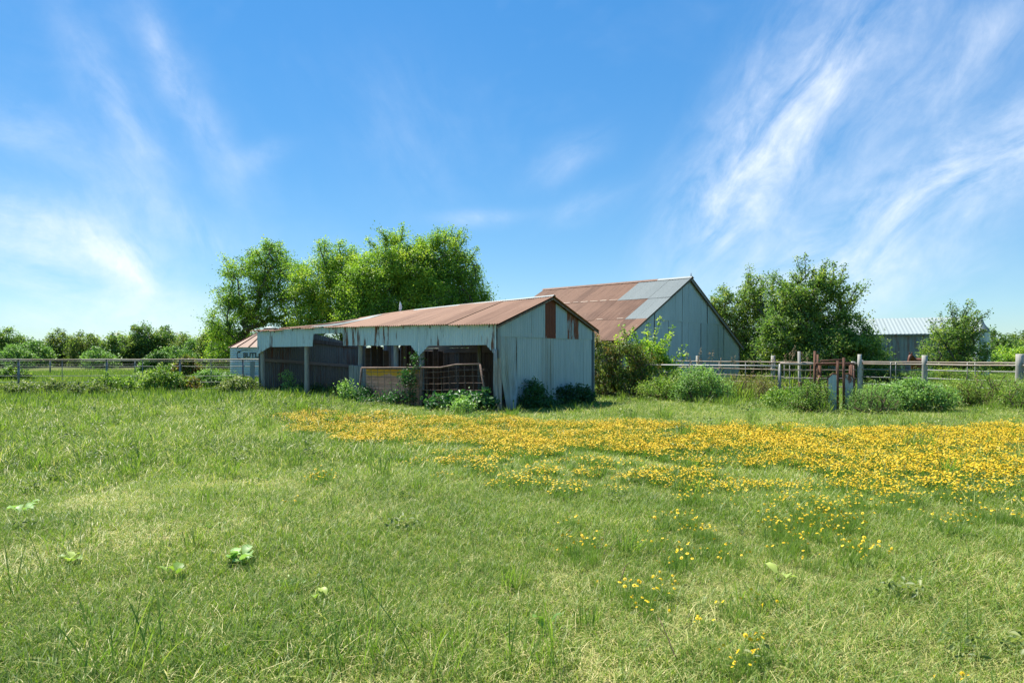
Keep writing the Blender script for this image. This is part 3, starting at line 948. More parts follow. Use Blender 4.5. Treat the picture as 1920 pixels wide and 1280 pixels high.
# the round mark before the word: an open ring with a bar over it
vs, fs = [], []
for k in range(15):
    a = R(60) + R(240) * k / 14
    for r in (0.22, 0.12 + 0.05 * math.sin(k / 14 * math.pi)):
        xx = -2.22 + ang0 * BR + math.cos(a) * r * 1.1
        an = -math.pi / 2 + xx / BR
        vs.append(bc + V(math.cos(an) * (BR + .018), math.sin(an) * (BR + .018), 1.64 + math.sin(a) * r * 1.25))
for k in range(14):
    fs.append((2 * k, 2 * k + 2, 2 * k + 3, 2 * k + 1))
make('emblem', vs, fs, 'black_paint', gb)
vs, fs = [], []
for k in range(9):
    xx = -2.1 + 1.0 * k / 8 + ang0 * BR
    an = -math.pi / 2 + xx / BR
    for dz in (0.0, 0.05 * (1 - k / 9)):
        vs.append(bc + V(math.cos(an) * (BR + .018), math.sin(an) * (BR + .018), 1.90 + 0.07 * math.sin(k / 8 * 3.0) + dz))
for k in range(8):
    fs.append((2 * k, 2 * k + 2, 2 * k + 3, 2 * k + 1))
make('emblem', vs, fs, 'black_paint', gb)


# ------------------------------------------------------------------ fences
def rails(parent, pts, zs, r, mat, name='rail', ext=0.0):
    for (z, rr, mt) in zs:
        P_ = []
        for a_, b_ in zip(pts[:-1], pts[1:]):
            sg_ = random.uniform(.0, .022)
            for f_ in (0, .25, .5, .75):
                P_.append(Vector((a_[0] + (b_[0] - a_[0]) * f_, a_[1] + (b_[1] - a_[1]) * f_, z + random.uniform(-.006, .006) - sg_ * math.sin(math.pi * f_))))
        P_.append(Vector((pts[-1][0], pts[-1][1], z)))
        vs, fs = tube_geo(P_, [rr] * len(P_), 7)
        o = make(name, vs, fs, mt, parent)
        for q_ in o.data.polygons:
            q_.use_smooth = len(q_.vertices) == 4


# left pasture fence
lf = empty('pipe_fence', (-16.7, 28, 0), 'long grey pipe fence with thin rails across the left pasture', 'fence')
LX = [-30.8, -27.3, -23.7, -20.2, -16.7, -13.6, -11.1]
rails(lf, [(x, 28 + 0.1 * math.sin(x)) for x in LX + [-10.2]], [(1.43, .024, 'tan_pipe'), (1.35, .012, 'tan_pipe'), (1.15, .010, 'grey_pipe'), (.76, .010, 'grey_pipe'), (.50, .010, 'grey_pipe'), (.26, .010, 'grey_pipe')], 0, '')
for x in LX:
    tube(lf, 'post', (x, 28 + 0.1 * math.sin(x) + .05, -0.1), (x, 28 + 0.1 * math.sin(x) + .05, 1.42), 0.042, 'grey_pipe')
for a, b in zip(LX[:-1], LX[1:]):
    xm = (a + b) / 2
    tube(lf, 'stay', (xm, 28.0, 0.1), (xm, 28.0, 1.4), 0.014, 'grey_pipe')
l2 = empty('pipe_fence', (-30, 57, 0), 'thin far-off fence in the field beyond the left pipe fence', 'fence')
X2 = [-60, -52, -44.5, -38.6, -31.5, -26.9, -20]
rails(l2, [(x, 57) for x in X2], [(1.22, .02, 'grey_pipe'), (.9, .012, 'grey_pipe'), (.6, .012, 'grey_pipe')], 0, '')
for x in X2:
    tube(l2, 'post', (x, 57.05, -0.1), (x, 57.05, 1.25), 0.06, 'rust_pipe' if x > -28 else 'grey_pipe')

# corral fence between the barns
mf = empty('corral_fence', (8.2, 30.5, 0), 'thin-railed corral fence running past the grey barn into tall grass', 'fence')
MP = [(5.9, 38.0), (6.3, 36.6), (8.2, 30.5), (9.85, 26.0), (10.5, 23.9)]
rails(mf, MP, [(1.34, .022, 'tan_pipe'), (1.055, .017, 'tan_pipe'), (.80, .017, 'tan_pipe'), (.55, .017, 'tan_pipe'), (.31, .017, 'tan_pipe')], 0, '')
for (x, y) in MP[1:4]:
    tube(mf, 'post', (x + .1, y, -0.1), (x + .1, y, 1.58), 0.085, 'wood_post', 0.08, 9, 0.04, 2, 0.01)
for (a, b) in zip(MP[1:-1], MP[2:]):
    for f in (0.35, 0.7):
        x, y = a[0] + (b[0] - a[0]) * f, a[1] + (b[1] - a[1]) * f
        tube(mf, 'stay', (x, y, 0.05), (x, y, 1.36), 0.016, 'grey_pipe')
wp = empty('pipe_rail', (7.4, 24.2, 0), 'single pale pipe rail in front of the corral fence', 'rail')
rails(wp, [(4.95, 26.35), (9.02, 22.95)], [(1.23, .024, 'white_pipe')], 0, '')
for (x, y) in ((5.0, 26.3), (8.98, 22.99)):
    tube(wp, 'post', (x, y, -0.1), (x, y, 1.2), 0.03, 'grey_pipe')

# stock gate next to the chute
sg = empty('stock_gate', (10.3, 22.9, 0), 'rust-streaked pipe stock gate hung behind the cattle chute', 'gate')
GPT = [(9.0, 22.9), (10.25, 22.85), (11.55, 22.9)]
rails(sg, GPT, [(1.31, .04, 'tan_pipe'), (1.10, .018, 'tan_pipe'), (.82, .018, 'tan_pipe'), (.53, .018, 'tan_pipe')], 0, '')
for (x, z1, r, mt) in ((9.0, 1.30, .04, 'grey_pipe'), (9.33, 1.3, .016, 'grey_pipe'), (10.03, 1.3, .016, 'rust_pipe'), (10.27, 1.62, .035, 'rust_pipe'), (10.9, 1.3, .016, 'rust_pipe'), (11.5, 1.3, .03, 'rust_pipe')):
    tube(sg, 'upright', (x, 22.93, 0), (x, 22.93, z1), r, mt)
tube(sg, 'post', (9.71, 22.98, -.1), (9.66, 22.98, 1.72), 0.06, 'wood_post', 0.05, 8, .05)
vs, fs = box_geo((9.71, 22.88, .62), V(.09, 0, 0), V(0, .06, 0), V(0, 0, .08), .012)
make('latch', vs, fs, 'rust_pipe', sg)

# head gate of the cattle chute
ch_y = 18.6
cx0, cx1 = gx(1534, ch_y), gx(1606, ch_y)
ch = empty('cattle_chute', (gx(1570, ch_y), ch_y, 0), 'rusty cattle head gate with two blue-grey metal plates in the weeds', 'chute')


def cxp(u):
    return gx(u, ch_y)


for (u, dy, z0, z1, r) in ((1535, .25, 0, 1.70, .035), (1546, .3, 0, 1.33, .042), (1570.5, 0, 0, 1.43, .034), (1581.5, -.02, 0, 1.52, .034), (1601, .1, 0, 1.33, .035), (1606, .35, 0, 1.33, .04)):
    tube(ch, 'upright', (cxp(u), ch_y + dy, z0), (cxp(u) + random.uniform(-.01, .01), ch_y + dy, z1), r, 'rust_pipe', sides=7, jit=.03)
tube(ch, 'top_bar', (cxp(1534), ch_y + .18, 1.345), (cxp(1607), ch_y + .18, 1.345), 0.04, 'rust_pipe')
tube(ch, 'top_bar', (cxp(1540), ch_y + .06, 1.43), (cxp(1584), ch_y + .02, 1.46), 0.022, 'rust_pipe')
tube(ch, 'link_bar', (cxp(1539), ch_y + .1, 1.00), (cxp(1554), ch_y + .02, 0.99), 0.022, 'rust_pipe')
tube(ch, 'link_bar', (cxp(1537), ch_y + .2, 1.33), (cxp(1540), ch_y + .1, 1.0), 0.022, 'rust_pipe')
tube(ch, 'lever', (cxp(1538), ch_y + .05, 1.02), (cxp(1523), ch_y - .25, 0.80), 0.024, 'rust_pipe')
for (u0, u1, side) in ((1552, 1569, 1), (1583, 1600, -1)):
    x0, x1 = cxp(u0), cxp(u1)
    top_in, top_out = 1.06, 0.96
    za, zb = (top_out, top_in) if side > 0 else (top_in, top_out)
    prof_ = [(x0, 0.02), (x1, 0.02), (x1, zb), ((x0 + x1) / 2, max(za, zb) - .015), (x0, za)]
    vs = [V(x, ch_y - .01, z) for x, z in prof_] + [V(x, ch_y + .012, z) for x, z in prof_]
    k5 = 5
    fs = [tuple(range(k5))[::-1], tuple(range(k5, 2 * k5))] + [(i, (i + 1) % k5, (i + 1) % k5 + k5, i + k5) for i in range(k5)]
    make('plate', vs, fs, 'plate_worn' if side < 0 else 'galv_gable', ch)
    tube(ch, 'plate_edge', (x0, ch_y, za), ((x0 + x1) / 2, ch_y, max(za, zb) + (.02)), 0.02, 'rust_pipe')
    tube(ch, 'plate_edge', ((x0 + x1) / 2, ch_y, max(za, zb) + .02), (x1, ch_y, zb), 0.02, 'rust_pipe')
    ox = x0 if side > 0 else x1
    tube(ch, 'plate_edge', (ox, ch_y, 0), (ox, ch_y, min(za, zb)), 0.018, 'rust_pipe')

# post and rail fence on the right
rf_ = empty('post_fence', (16.95, 28, 0), 'stout silvered wooden posts with pipe rails at the right edge', 'fence')
RP = [(11.62, 22.85), (15.35, 30.0), (16.95, 28.0), (18.25, 24.5), (19.5, 21.0)]
rails(rf_, RP[1:], [(1.315, .026, 'tan_pipe'), (1.225, .038, 'tan_pipe'), (.99, .022, 'grey_pipe'), (.66, .022, 'grey_pipe'), (.355, .022, 'grey_pipe')], 0, '')
for k, (x, y) in enumerate(RP):
    r = (.065, .09, .11, .13, .13)[k]
    tube(rf_, 'post', (x, y + (.06 if k else 0), -.1), (x + .02, y + (.06 if k else 0), (1.62, 1.40, 1.60, 1.64, 1.6)[k]), r * 1.05, 'wood_post', r, 10, .03, 3, .01)
tube(rf_, 'post', (18.25 + .3, 24.3, -.1), (18.25 + .32, 24.3, 1.62), .12, 'wood_post', .11, 10, .03, 3, .01)
tube(rf_, 'post', (RP[0][0] + .12, 23.5, -.1), (RP[0][0] + .12, 23.5, 1.38), .07, 'wood_post', .065, 9, .03)
for (a, b) in zip(RP[1:-1], RP[2:]):
    for f in (0.47, 0.55):
        x, y = a[0] + (b[0] - a[0]) * f, a[1] + (b[1] - a[1]) * f
        tube(rf_, 'stay', (x, y - .03, 0.2), (x, y - .03, 1.3), 0.018, 'grey_pipe')
rails(rf_, [(11.62, 22.85), (15.35, 30.0)], [(1.30, .03, 'tan_pipe'), (.99, .02, 'grey_pipe'), (.66, .02, 'grey_pipe'), (.35, .02, 'grey_pipe')], 0, '')


# ------------------------------------------------------------------ plants: leaves, trees, bushes
def unit(a):
    return a / np.maximum(np.linalg.norm(a, axis=1, keepdims=True), 1e-9)


def leaf_geo(P, Nrm, size, aspect=0.55, fold=0.12, heading=None, droop=0.0):
    """each leaf: four points, two triangles folded on the midrib"""
    n = len(P)
    Nrm = unit(Nrm)
    rnd = RNG.normal(size=(n, 3)) if heading is None else heading
    d = unit(rnd - Nrm * np.sum(rnd * Nrm, axis=1, keepdims=True))
    s = np.cross(Nrm, d)
    L = np.asarray(size).reshape(-1, 1) * np.ones((n, 1))
    W = L * aspect * 0.5
    b = P
    tip = P + d * L - Nrm * (L * droop)
    mid = P + d * (L * 0.45)
    l = mid + s * W + Nrm * (L * fold)
    r = mid - s * W + Nrm * (L * fold)
    vs = np.stack([b, l, tip, r], 1).reshape(-1, 3)
    k = np.arange(n)[:, None] * 4
    fs = np.concatenate([k + np.array([[0, 2, 1]]), k + np.array([[0, 3, 2]])], 1).reshape(-1, 3)
    return vs, fs


def in_lobes(n, lobes, shell=0.55):
    """points spread through a union of ellipsoids, more of them near the skin"""
    vol = np.array([l[3] * l[4] * l[5] for l in lobes]) ** 0.75
    which = RNG.choice(len(lobes), n, p=vol / vol.sum())
    L = np.array(lobes)[which]
    d = unit(RNG.normal(size=(n, 3)))
    r = RNG.random(n) ** (1 / 3) * (1 - shell) + shell * (1 - 0.25 * RNG.random(n) ** 2)
    return L[:, :3] + d * L[:, 3:] * r[:, None], d


def grow(base, tips, trunk_h, stems=1, spread=0.0, twig=0.012, power=0.5, low=0.25):
    """branches: every tip is tied to the nearest part of the tree already grown"""
    nodes = []
    par = []
    for k in range(stems):
        an = 2 * math.pi * k / max(stems, 1) + random.random()
        off = V(math.cos(an), math.sin(an), 0) * spread
        last = -1
        for j in range(4):
            f = j / 3
            nodes.append(np.array(V(0, 0, -0.1) + off * (0.25 + f) + V(0, 0, trunk_h * f + 0.1 * f) + V(random.uniform(-.05, .05), random.uniform(-.05, .05), 0) * trunk_h * 0.5 * (j > 0)))
            par.append(last)
            last = len(nodes) - 1
    order = np.argsort(np.linalg.norm(tips - np.array([0, 0, trunk_h * 0.8]), axis=1))
    A = np.zeros((len(nodes) + len(tips) * 3, 3))
    A[:len(nodes)] = nodes
    cnt = len(nodes)
    first = {4 * k for k in range(stems)}
    tip_idx = []
    for ti in order:
        p_ = tips[ti]
        d = np.linalg.norm(A[:cnt] - p_, axis=1) + 1.2 * np.maximum(A[:cnt, 2] - p_[2] + 0.15, 0)
        for f_ in first:
            d[f_] += 100
        j = int(np.argmin(d))
        a = A[j]
        dist = np.linalg.norm(p_ - a)
        steps = 2 if dist > 0.6 else 1
        prev = j
        for s_ in range(1, steps + 1):
            f = s_ / steps
            q_ = a + (p_ - a) * f
            if s_ < steps:
                q_ = q_ + np.array([0, 0, 0.12 * dist]) + RNG.normal(size=3) * 0.06 * dist
            A[cnt] = q_
            par.append(prev)
            prev = cnt
            cnt += 1
        tip_idx.append(prev)
    load = np.zeros(cnt)
    load[tip_idx] += 1
    for j in range(cnt - 1, -1, -1):
        if par[j] >= 0:
            load[par[j]] += load[j]
    rad = twig * np.maximum(load, 1) ** power
    return A[:cnt], par, rad


def branch_mesh(A, par, rad, base, sides=5):
    js = np.array([j for j in range(len(A)) if par[j] >= 0])
    ps = np.array([par[j] for j in js])
    p0, p1 = A[ps], A[js]
    d = unit(p1 - p0)
    up = np.where(np.abs(d[:, 2:3]) < 0.9, np.array([[0, 0, 1.0]]), np.array([[1.0, 0, 0]]))
    a = unit(np.cross(d, up))
    b = np.cross(a, d)
    r1 = rad[js][:, None]
    r0 = np.minimum(rad[ps][:, None], r1 * 1.35)
    vs = []
    for (pp_, rr) in ((p0, r0), (p1, r1)):
        for k in range(sides):
            an = 2 * math.pi * k / sides
            vs.append(pp_ + a * (math.cos(an) * rr) + b * (math.sin(an) * rr))
    vs = np.stack(vs, 1).reshape(-1, 3)
    k0 = np.arange(len(js))[:, None] * (2 * sides)
    fs = np.concatenate([k0 + np.array([[k, (k + 1) % sides, sides + (k + 1) % sides, sides + k]]) for k in range(sides)], 1).reshape(-1, 4)
    return vs + np.array(base), fs


def plant(name, label, cat, base, lobes, clumps, per, leaf, mat, trunk_h, stems=1, spread=0.0, clump_r=0.45, aspect=0.55,
          up=0.55, group=None, twig=0.012, bark='bark', shell=0.5, parts=('trunk', 'crown'), sprigs=0, sprig_len=0.9, tint=(0.45, 0.25), flat=0.7, sprig_base=None, power=0.5):
    base = Vector(base)
    e = empty(name, base, label, cat, group)
    tips, dirs = in_lobes(clumps, lobes, shell)
    keep = tips[:, 2] > 0.12
    tips, dirs = tips[keep], dirs[keep]
    if sprigs:
        # long shoots standing out of the crown
        top = np.argsort(-tips[:, 2] + RNG.normal(size=len(tips)) * 1.0)[:sprigs]
        st = []
        for k in top:
            dv = unit((dirs[k] * np.array([.8, .8, .5]) + np.array([0, 0, .75]) + RNG.normal(size=3) * .25)[None])[0]
            ln = sprig_len * RNG.uniform(.5, 1.1)
            for f in np.linspace(.25, 1, 5):
                st.append(tips[k] + dv * ln * f)
        st = np.array(st)
        tips = np.concatenate([tips, st])
        dirs = np.concatenate([dirs, np.tile([[0, 0, 1.0]], (len(st), 1))])
        small = np.concatenate([np.ones(len(tips) - len(st)), np.full(len(st), .33)])
    else:
        small = np.ones(len(tips))
    A, par, rad = grow(base, tips, trunk_h, stems, spread, twig, power)
    vs, fs = branch_mesh(A, par, rad, base)
    make(parts[0], vs, fs, bark, e, smooth=True)
    n = np.maximum((per * small * RNG.uniform(.6, 1.4, len(tips))), 3).astype(int)
    idx = np.repeat(np.arange(len(tips)), n)
    cr = clump_r * RNG.uniform(.6, 1.3, len(tips)) * (small ** .5)
    off = RNG.normal(size=(len(idx), 3)) * 0.5
    off[:, 2] *= flat
    P = tips[idx] + off * cr[idx][:, None]
    nr = RNG.normal(size=(len(idx), 3)) * 0.75 + np.array([[0, 0, up]]) + dirs[idx] * 0.35
    sz = leaf * RNG.uniform(.65, 1.3, len(idx))
    P[:, 2] = np.maximum(P[:, 2], 0.04)
    vs, fs = leaf_geo(P + np.array(base), nr, sz, aspect, droop=0.15)
    ct = np.clip(RNG.normal(tint[0], tint[1], len(tips)), 0, 1)
    tn = np.clip(ct[idx] + RNG.normal(0, .13, len(idx)), 0, 1)
    make(parts[1], vs, fs, mat, e, tint=np.repeat(tn, 4))
    return e


def at(u, d):
    x = gx(u, d)
    return (x, d, hz(x, d))


T = 'trees standing behind the shed'
# big trees behind the shed
plant('shade_tree', 'open-crowned tree with bare dark limbs showing, above the grain bin', 'tree', at(487, 55),
      [(-2.2, 0, 4.32, 2.0, 2, 1.94), (-1.2, 0, 7.13, 2.3, 2.2, 2.38), (0.6, 0.5, 8.86, 1.9, 2, 1.73), (2.0, 0, 7.78, 1.8, 2, 2.05), (2.4, -0.5, 5.18, 1.9, 2, 1.73), (-2.8, 0.5, 2.7, 1.5, 1.6, 1.3), (0.1, -0.5, 5.62, 1.5, 1.5, 1.73)],
      400, 95, 0.15, 'leaf_tree', 2.0, 3, 0.5, 0.7, group=T, twig=0.016, sprigs=14, sprig_len=.9, tint=(.40, .22))
plant('shade_tree', 'bright rounded tree between the open-crowned tree and the tallest tree', 'tree', at(617, 53),
      [(0, 0, 7.3, 2.4, 2.4, 2.62), (-1.6, 0, 5.02, 1.9, 2, 2.28), (1.4, 0, 5.7, 2.2, 2.2, 2.85), (0.2, -0.8, 3.42, 2.8, 2, 2.05), (1.2, 0, 8.21, 1.7, 1.7, 1.71), (-1.2, -0.3, 7.3, 1.7, 1.7, 1.71), (2.4, -0.4, 6.84, 1.6, 1.7, 2.05)],
      520, 115, 0.145, 'leaf_tree', 1.8, 2, 0.4, 0.72, group=T, twig=0.015, sprigs=8, sprig_len=.8, tint=(.50, .22))
plant('shade_tree', 'tallest dense bright green tree behind the shed roof', 'tree', at(742, 51),
      [(0.2, 0, 8.3, 2.4, 2.4, 2.3), (-2.1, 0, 6.4, 2.3, 2.2, 2.2), (2.0, 0, 7.0, 2.3, 2.2, 2.3), (-1.6, -1, 4.2, 2.5, 2, 2), (1.5, -1, 4.3, 2.6, 2.2, 2), (-2.9, 0, 4.6, 1.6, 2, 1.8), (0.0, -1.3, 5.9, 2.4, 1.6, 2.4), (-1.0, -.6, 7.6, 2.0, 1.8, 1.8), (1.3, -.8, 8.0, 1.9, 1.8, 1.7), (3.0, -.3, 5.4, 1.8, 1.8, 2.0)],
      820, 115, 0.145, 'leaf_tree', 2.0, 2, 0.4, 0.72, group=T, twig=0.015, sprigs=16, sprig_len=1.0, tint=(.48, .22))
plant('shade_tree', 'darker tree sloping down to the right behind the shed ridge', 'tree', at(842, 53),
      [(-0.6, 0, 8.7, 2.1, 2, 2.37), (0.5, 0, 7.9, 1.8, 2, 1.9), (0.8, 0, 6.78, 2.0, 2, 2.15), (1.9, 0, 4.97, 1.7, 2, 1.81), (-1.4, -0.5, 5.65, 2.0, 2, 2.49), (0.2, -0.8, 4.07, 2.6, 2, 1.81), (2.8, 0, 3.39, 1.1, 1.4, 1.13)],
      560, 100, 0.14, 'leaf_tree', 1.8, 2, 0.4, 0.68, group=T, twig=0.015, sprigs=22, sprig_len=1.3, tint=(.40, .22))
plant('sapling', 'small leafy treetop showing alone over the shed ridge', 'tree', at(941, 56),
      [(0, 0, 4.6, .6, .6, .9), (0.2, 0, 3.2, .8, .8, 1.2)], 70, 45, 0.17, 'leaf_tree', 2.4, 1, 0, 0.5, sprigs=5, sprig_len=.6, tint=(.6, .2))

# trees on the right, bushy down to the ground
T2 = 'trees right of the grey barn'
plant('mulberry_tree', 'bushy tree with upright shoots close beside the grey barn gable', 'tree', at(1408, 47.5),
      [(-.7, 0, 5.1, 1.8, 1.7, 1.6), (-1.5, 0, 3.3, 1.6, 1.6, 1.8), (1.0, 0, 4.2, 1.8, 1.7, 2.1), (0, -.6, 1.9, 2.4, 1.8, 1.7), (2.2, 0, 3.2, 1.8, 1.7, 2.2), (2.6, 0, 1.6, 1.8, 1.7, 1.5)],
      480, 75, 0.14, 'leaf_dark', 1.0, 4, 0.5, 0.5, group=T2, sprigs=52, sprig_len=1.35, tint=(.5, .22))
plant('mulberry_tree', 'taller bushy tree right of the barn spreading toward the far-off barn', 'tree', at(1525, 40),
      [(-.5, 0, 5.0, 1.3, 1.5, 1.5), (.7, 0, 4.4, 1.5, 1.6, 1.5), (-1.3, 0, 3.2, 1.7, 1.7, 1.9), (1.9, 0, 2.9, 1.4, 1.6, 1.4), (.4, -.7, 1.8, 2.9, 2, 1.7), (2.9, 0, 1.6, 1.2, 1.2, 1.3), (-2.0, -.3, 2.2, 1.5, 1.5, 1.8), (3.4, -.2, 1.0, 1.0, 1.0, .9)],
      600, 75, 0.14, 'leaf_dark', 1.0, 5, 0.6, 0.5, group=T2, sprigs=64, sprig_len=1.35, tint=(.48, .24))
plant('mulberry_tree', 'spiky young tree with long arching shoots in front of the narrow feed bin', 'tree', at(1788, 45),
      [(0, 0, 2.6, 1.3, 1.3, 1.3), (-.9, 0, 1.7, 1.2, 1.2, 1.0), (1.1, 0, 1.8, 1.1, 1.2, 1.1), (.2, -.3, .9, 1.9, 1.4, .8), (.4, 0, 3.5, .6, .7, .7)],
      190, 55, 0.14, 'leaf_dark', .8, 3, 0.3, 0.45, sprigs=46, sprig_len=1.6, tint=(.45, .22))

# far tree lines
far_trees = [(15, 96, 5.4, 3.6, 'dark'), (62, 92, 3.4, 3.2, 'pale'), (112, 100, 5.2, 3.6, 'mid'), (160, 98, 4.9, 3.6, 'mid'), (206, 92, 4.3, 1.6, 'dark'),
             (240, 96, 4.0, 2.6, 'mid'), (268, 98, 6.2, 3.4, 'dark'), (306, 99, 6.0, 3.0, 'dark'), (345, 96, 4.4, 2.6, 'mid'), (372, 90, 3.8, 2.6, 'pale'), (398, 88, 5.6, 2.6, 'mid'), (425, 80, 4.6, 3.0, 'bright'),
             (470, 98, 4.8, 3.4, 'mid'), (30, 86, 2.6, 3.0, 'pale'), (185, 86, 2.4, 2.6, 'pale'), (325, 84, 2.4, 3.0, 'pale')]
desc = {'dark': 'dark green', 'mid': 'mid green', 'pale': 'pale low', 'bright': 'yellow-green'}
where = ['at the far left edge, darkest there', 'rounded, low, just in from the left edge', 'broad, left half of the widest hump of the treeline', 'broad, right half of the widest hump of the treeline',
         'narrow, like a column, in the left treeline', 'small, just right of the column-shaped tree', 'tallest of the left treeline, its left half', 'tallest of the left treeline, its right half', 'right of the tallest treeline trees',
         'low, between the tallest treeline trees and the grain bin', 'standing high just left of the grain bin tree', 'hanging over the grain bin roof from behind', 'behind the grain bin and shed corner', 'shrubby, low in front of the leftmost treeline',
         'shrubby, low under the column-shaped tree', 'shrubby, low under the tallest treeline trees']
for (u, d, h, wd2, kd), wh in zip(far_trees, where):
    rx = wd2 / 2 * 1.25
    lob = [(0, 0, h * .66, rx * .75, rx * .8, h * .33), (-rx * .5, 0, h * .45, rx * .65, rx * .7, h * .34), (rx * .5, .2, h * .48, rx * .65, rx * .7, h * .34), (0, -.3, h * .24, rx * 1.05, rx, h * .24)]
    plant('field_tree', desc[kd] + ' field tree, ' + wh, 'tree', at(u, d), lob, int(60 + 26 * h * rx / 3), 46, 0.27, {'dark': 'leaf_dark', 'mid': 'leaf_far', 'pale': 'leaf_pale', 'bright': 'leaf_tree'}[kd], h * .2, 2, .3, 0.8, group='trees along the left field edge', sprigs=6, sprig_len=.7, tint=(.45, .22))
rt = [(1868, 84, 4.6, 4.2, 'dark', 'dark far-off tree just right of the feed bin'), (1925, 88, 4.6, 4.6, 'mid', 'far-off tree at the right picture edge above the post'), (1890, 74, 2.3, 4.0, 'bright', 'low yellow-green shrub under the far-off trees at right')]
for (u, d, h, wd2, kd, lb) in rt:
    rx = wd2 / 2 * 1.25
    lob = [(0, 0, h * .66, rx * .75, rx * .8, h * .33), (-rx * .5, 0, h * .45, rx * .65, rx * .7, h * .34), (rx * .5, .2, h * .48, rx * .65, rx * .7, h * .34), (0, -.3, h * .24, rx * 1.05, rx, h * .24)]
    plant('field_tree', lb, 'tree', at(u, d), lob, int(60 + 26 * h * rx / 3), 46, 0.27, {'dark': 'leaf_dark', 'mid': 'leaf_far', 'pale': 'leaf_pale', 'bright': 'leaf_tree'}[kd], h * .2, 2, .3, 0.8, group='far trees at the right', sprigs=6, sprig_len=.7)
# a wood closing the horizon all along, too far to tell its trees apart
n = 520
wx = RNG.uniform(-330, 330, n)
wy = 175 + RNG.uniform(-14, 14, n) + 0.0006 * wx ** 2
wh_ = 5.0 + 2.2 * np.sin(wx * .05) + RNG.uniform(-1, 1.4, n)
cl = 60
idx = np.repeat(np.arange(n), cl)
dd = unit(RNG.normal(size=(len(idx), 3)))
P = np.stack([wx[idx], wy[idx], wh_[idx] * .5], 1) + dd * np.stack([np.full(len(idx), 3.2), np.full(len(idx), 3.0), wh_[idx] * .5], 1) * RNG.uniform(.75, 1, (len(idx), 1))
vs, fs = leaf_geo(P, dd + np.array([[0, 0, .4]]), RNG.uniform(.8, 1.5, len(idx)), 0.8)
wood = make('distant_woods', vs, fs, 'leaf_far', tint=np.repeat(np.clip(RNG.normal(.4, .2, n)[idx], 0, 1), 4))
tag(wood, 'distant low green wood along the horizon', 'woods')
wood['kind'] = 'stuff'

# bushes and weeds by the buildings and fences
BP = ('stem', 'foliage')


def bush(name, label, u, d, lobes, clumps, per, leaf, mat, stems=4, clump_r=0.22, aspect=.55, cat='bush', y=None, **kw):
    b = at(u, d)
    if u > 1230 and d < 26:      # the fence-line growth on the right stands taller
        lobes = [(x_, y_, z_ * 1.08, a_, b_, c_ * 1.08) for (x_, y_, z_, a_, b_, c_) in lobes]
        clumps = int(clumps * 1.2)
    return plant(name, label, cat, b, lobes, clumps, per, leaf, mat, kw.pop('trunk_h', .25), stems, kw.pop('spread', .18), clump_r, aspect, twig=kw.pop('twig', .006), parts=BP, bark=kw.pop('bark', 'dead_stem'), **kw)


bush('vine_thicket', 'tall browning vine thicket against the shed gable corner', 1160, 26.0, [(-.6, 0, 1.35, .6, .6, .85), (.25, 0, 1.25, .85, .7, .9), (.0, -.2, .5, 1.2, .7, .5), (1.0, 0, .95, .6, .6, .7)], 430, 36, 0.075, 'leaf_vine', tint=(.36, .24), sprigs=22, sprig_len=.5)
bush('mulberry_bush', 'bright green upright shoots rising behind the vine thicket', 1212, 29.5, [(0, 0, 1.55, .9, .7, .75), (.3, 0, .9, 1.2, .7, .8)], 230, 34, 0.10, 'leaf_tree', tint=(.5, .2), sprigs=22, sprig_len=1.2, aspect=.75, bark='stem')
bush('bush', 'low pale tangled bush under the thin corral rails', 1240, 24.2, [(0, 0, .35, .9, .6, .38), (.6, 0, .45, .7, .6, .45)], 170, 34, 0.06, 'leaf_bush', tint=(.68, .25), sprigs=8, sprig_len=.35)
bush('bush', 'rounded pale-leaved bush below the seed-headed grass', 1312, 23.4, [(0, 0, .55, .75, .6, .6), (.35, 0, .35, .75, .6, .4), (-.4, -.1, .35, .6, .5, .4)], 260, 36, 0.06, 'leaf_pale', tint=(.6, .25), sprigs=10, sprig_len=.4)
bush('weed_clump', 'olive and reddish weeds under the corral rails', 1400, 24.6, [(0, 0, .4, 1.1, .7, .5), (.9, .2, .35, .8, .7, .45)], 230, 30, 0.06, 'leaf_dry', tint=(.5, .28), aspect=.3)
bush('weed_clump', 'bright leafy weeds at the stock gate foot', 1468, 20.2, [(0, 0, .25, .55, .45, .28), (.5, 0, .2, .5, .4, .22)], 150, 26, 0.075, 'leaf_bush', tint=(.7, .2), aspect=.7, bark='stem')
bush('weed_clump', 'dark small-leaved weeds left of the cattle chute plates', 1528, 18.3, [(0, 0, .35, .5, .4, .38), (-.35, 0, .22, .5, .4, .25)], 190, 30, 0.042, 'leaf_bush', tint=(.5, .25), sprigs=8, sprig_len=.3)
bush('weed_clump', 'grey-green airy weeds at the right foot of the chute', 1628, 18.2, [(0, 0, .32, .55, .4, .35), (.45, .1, .28, .5, .4, .3), (-.4, -.2, .15, .4, .3, .17)], 240, 30, 0.04, 'leaf_pale', tint=(.55, .25), aspect=.4, sprigs=10, sprig_len=.3)
bush('bush', 'rounded pale broad-leaved bush in front of the right fence', 1708, 19.6, [(0, 0, .42, .75, .6, .42), (.65, 0, .32, .6, .5, .34), (-.6, .1, .32, .6, .5, .34)], 320, 34, 0.06, 'leaf_pale', tint=(.68, .25), aspect=.7, sprigs=8, sprig_len=.25)
bush('bush', 'feathery green bush left of the stout right post', 1845, 21.0, [(0, 0, .45, .85, .6, .48), (-.8, 0, .38, .7, .6, .4), (.8, 0, .4, .6, .5, .42)], 380, 34, 0.045, 'leaf_bush', tint=(.66, .22), aspect=.35, sprigs=14, sprig_len=.35)
